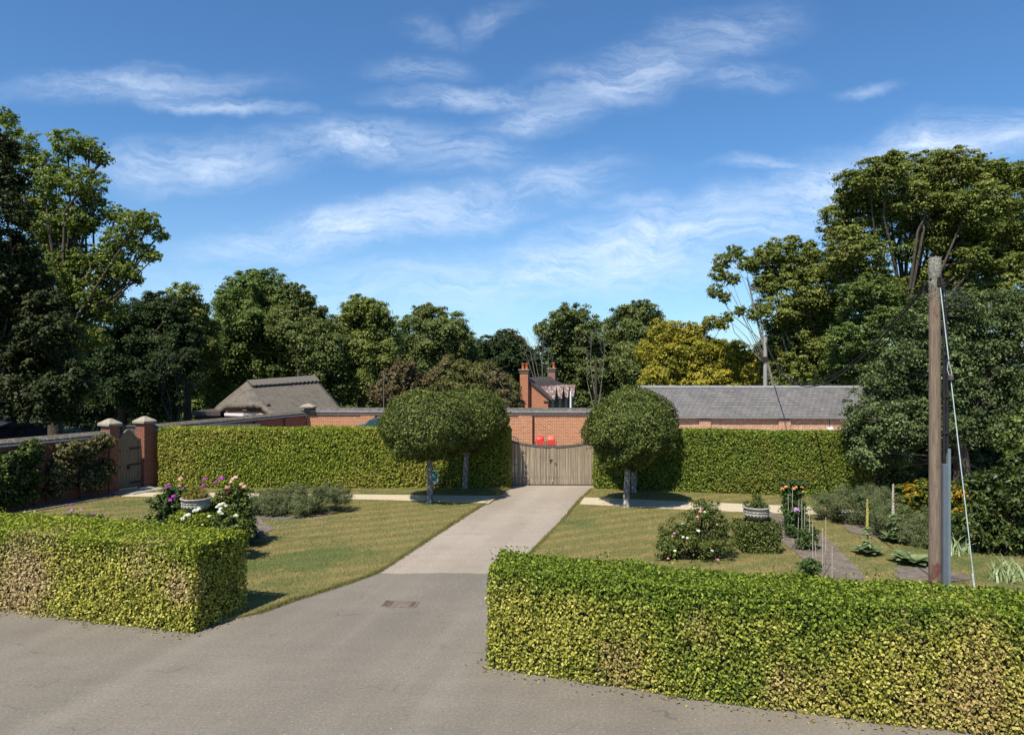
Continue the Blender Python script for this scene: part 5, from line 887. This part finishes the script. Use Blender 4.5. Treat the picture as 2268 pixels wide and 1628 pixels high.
fw = MB().prism([((FL-o_).x+.6,(FL-o_).y+.9),((FR-o_).x-.6,(FR-o_).y+.5),((BRr-o_).x-.8,(BRr-o_).y-.8),((BLr-o_).x+.3,(BLr-o_).y-.5),(w1.x+.5,w1.y+1.2)], -.1, 1.0).build('walls', M['brick_red'], th_)
hut = thing('outbuilding', 'low brown flat-roofed hut tucked left of the thatched cottage', 'shed', (at(446,0,43)[0], 43, 0)); MB().box(-.4,1.0,0,2.5,-.1,1.72).build('wall', M['wood_dark'], hut); MB().box(-.5,1.2,-.15,2.6,1.722,1.98).build('roof', M['tile'], hut)
# ------------------------------------------------------------------ brick cottage with dormers
zb = -2.5; ct = thing('brick_cottage', 'orange brick cottage with tiled roof, gabled dormers and tall chimneys', 'cottage', (3.62, 70, zb), R(-18.5)); e_ = 1.6-zb; rz_ = 3.5-zb; Wc, Lc = 4.6, 10.2
MB().add([(-Wc,0,0),(0,0,0),(0,0,e_),(-Wc/2,0,rz_-.08),(-Wc,0,e_),(-Wc,.3,0),(0,.3,0),(0,.3,e_),(-Wc/2,.3,rz_-.08),(-Wc,.3,e_)],[(0,1,2,3,4),(9,8,7,6,5),(0,5,6,1),(1,6,7,2),(2,7,8,3),(3,8,9,4),(4,9,5,0)]).build('gable_wall', M['brick_house'], ct)
MB().box(-.3,0,.302,Lc,0,e_).build('side_wall', M['brick_dark_shade'], ct); MB().box(-Wc,-Wc+.3,.302,Lc,0,e_).build('side_wall', M['brick_house'], ct); MB().add([(-Wc,Lc-.3,0),(0,Lc-.3,0),(0,Lc-.3,e_),(-Wc/2,Lc-.3,rz_-.08),(-Wc,Lc-.3,e_),(-Wc,Lc,0),(0,Lc,0),(0,Lc,e_),(-Wc/2,Lc,rz_-.08),(-Wc,Lc,e_)],[(0,1,2,3,4),(9,8,7,6,5),(2,7,8,3),(3,8,9,4)]).build('gable_wall', M['brick_house'], ct)  # right side wall in darker brick: its shade is put into the colour
for s in (0, 1):
    xe = .32 if s == 0 else -Wc-.32; ze = e_-.27; MB().add([(xe,-.22,ze),(xe,Lc+.2,ze),(-Wc/2,Lc+.2,rz_),(-Wc/2,-.22,rz_),(xe,-.22,ze+.12),(xe,Lc+.2,ze+.12),(-Wc/2,Lc+.2,rz_+.12),(-Wc/2,-.22,rz_+.12)],[(0,1,2,3),(4,5,6,7),(0,1,5,4),(1,2,6,5),(3,0,4,7)]).build('roof', M['tile'], ct)
for s in (0, 1):                        # dentil course under the verge
    for k in range(15):
        t = (k+.4)/15; x = -t*Wc/2 if s == 0 else -Wc+t*Wc/2; z = e_-.05+t*(rz_-e_-.1); MB().box(x-.045,x+.045,-.10,-.002,z-.14,z-.02).build('dentil', M['brick_dark_shade'], ct)
def chimney(x, y, w2, zt, pots, mt):
    ch = MB().box(x-w2,x+w2,y-.35,y+.35,.5 if y < 1 else rz_-1,zt).build('chimney', M[mt], ct); MB().box(x-w2-.07,x+w2+.07,y-.42,y+.42,zt-.28,zt-.14).build('chimney_band', M['brick_dark_shade'], ch); MB().box(x-w2-.13,x+w2+.13,y-.48,y+.48,zt,zt+.10).build('chimney_cap', M['cap'], ch)
    for px_ in pots: MB().lathe([(.13,0),(.14,.5),(.165,.52),(.165,.58),(.12,.58),(.12,.3)], (x+px_,y,zt+.1), 14).build('chimney_pot', M['terra'], ch)
chimney(-Wc/2-.05, -.37, .41, 4.33-zb, (-.19, .19), 'brick_house'); M['brick_chim'] = brick_mat('dull_red_chimney_brick', G(.24,.10,.065), G(.17,.07,.05), G(.3,.22,.17), G(.3,.2,.15), .7); chimney(-Wc/2+.1, Lc-.9, .38, 4.45-zb, (.15,), 'brick_chim')
MB().box(-.55,.0,-.12,-.003,e_-.35,e_-.2).build('eaves_bracket', M['brick_dark_shade'], ct); MB().tube([(-.02,-.08,0),(-.02,-.08,e_-.3)], .07, 8).build('downpipe', M['black'], ct); MB().tube([(-1.55,-.08,0),(-1.55,-.08,e_-.9)], .08, 8).build('downpipe', M['dpipe'], ct)
for yy in (1.25, 4.0, 6.6, 9.2):
    pk = e_+1.02; w3 = .72; x0 = .42
    for s in (-1, 1):
        MB().add([(x0,yy+s*w3,e_-.22),(x0,yy,pk),(-1.5,yy,pk),(-.35,yy+s*w3,e_-.22+.05),(x0,yy+s*w3,e_-.12),(x0,yy,pk+.1),(-1.5,yy,pk+.1),(-.35,yy+s*w3,e_-.07)],[(0,1,2,3),(4,5,6,7),(0,1,5,4),(1,2,6,5),(3,0,4,7)]).build('dormer_roof', M['tile_mottled'], ct)
    MB().extr([(yy-w3+.1,e_-.25),(yy+w3-.1,e_-.25),(yy,pk-.08)], .0, .2).build('dormer_front', M['brick_dark_shade'], ct)
    wf = MB().box(.015,.06,yy-.42,yy+.42,e_-1.5,e_-.35).build('window_frame', M['white'], ct); 
    for q in (-.2, .2): MB().box(.062,.07,yy+q-.15,yy+q+.15,e_-1.42,e_-.43).build('pane', M['glass'], wf)
print('tree leaves', LEAFN, 'faces', sum(len(m_.polygons) for m_ in bpy.data.meshes))
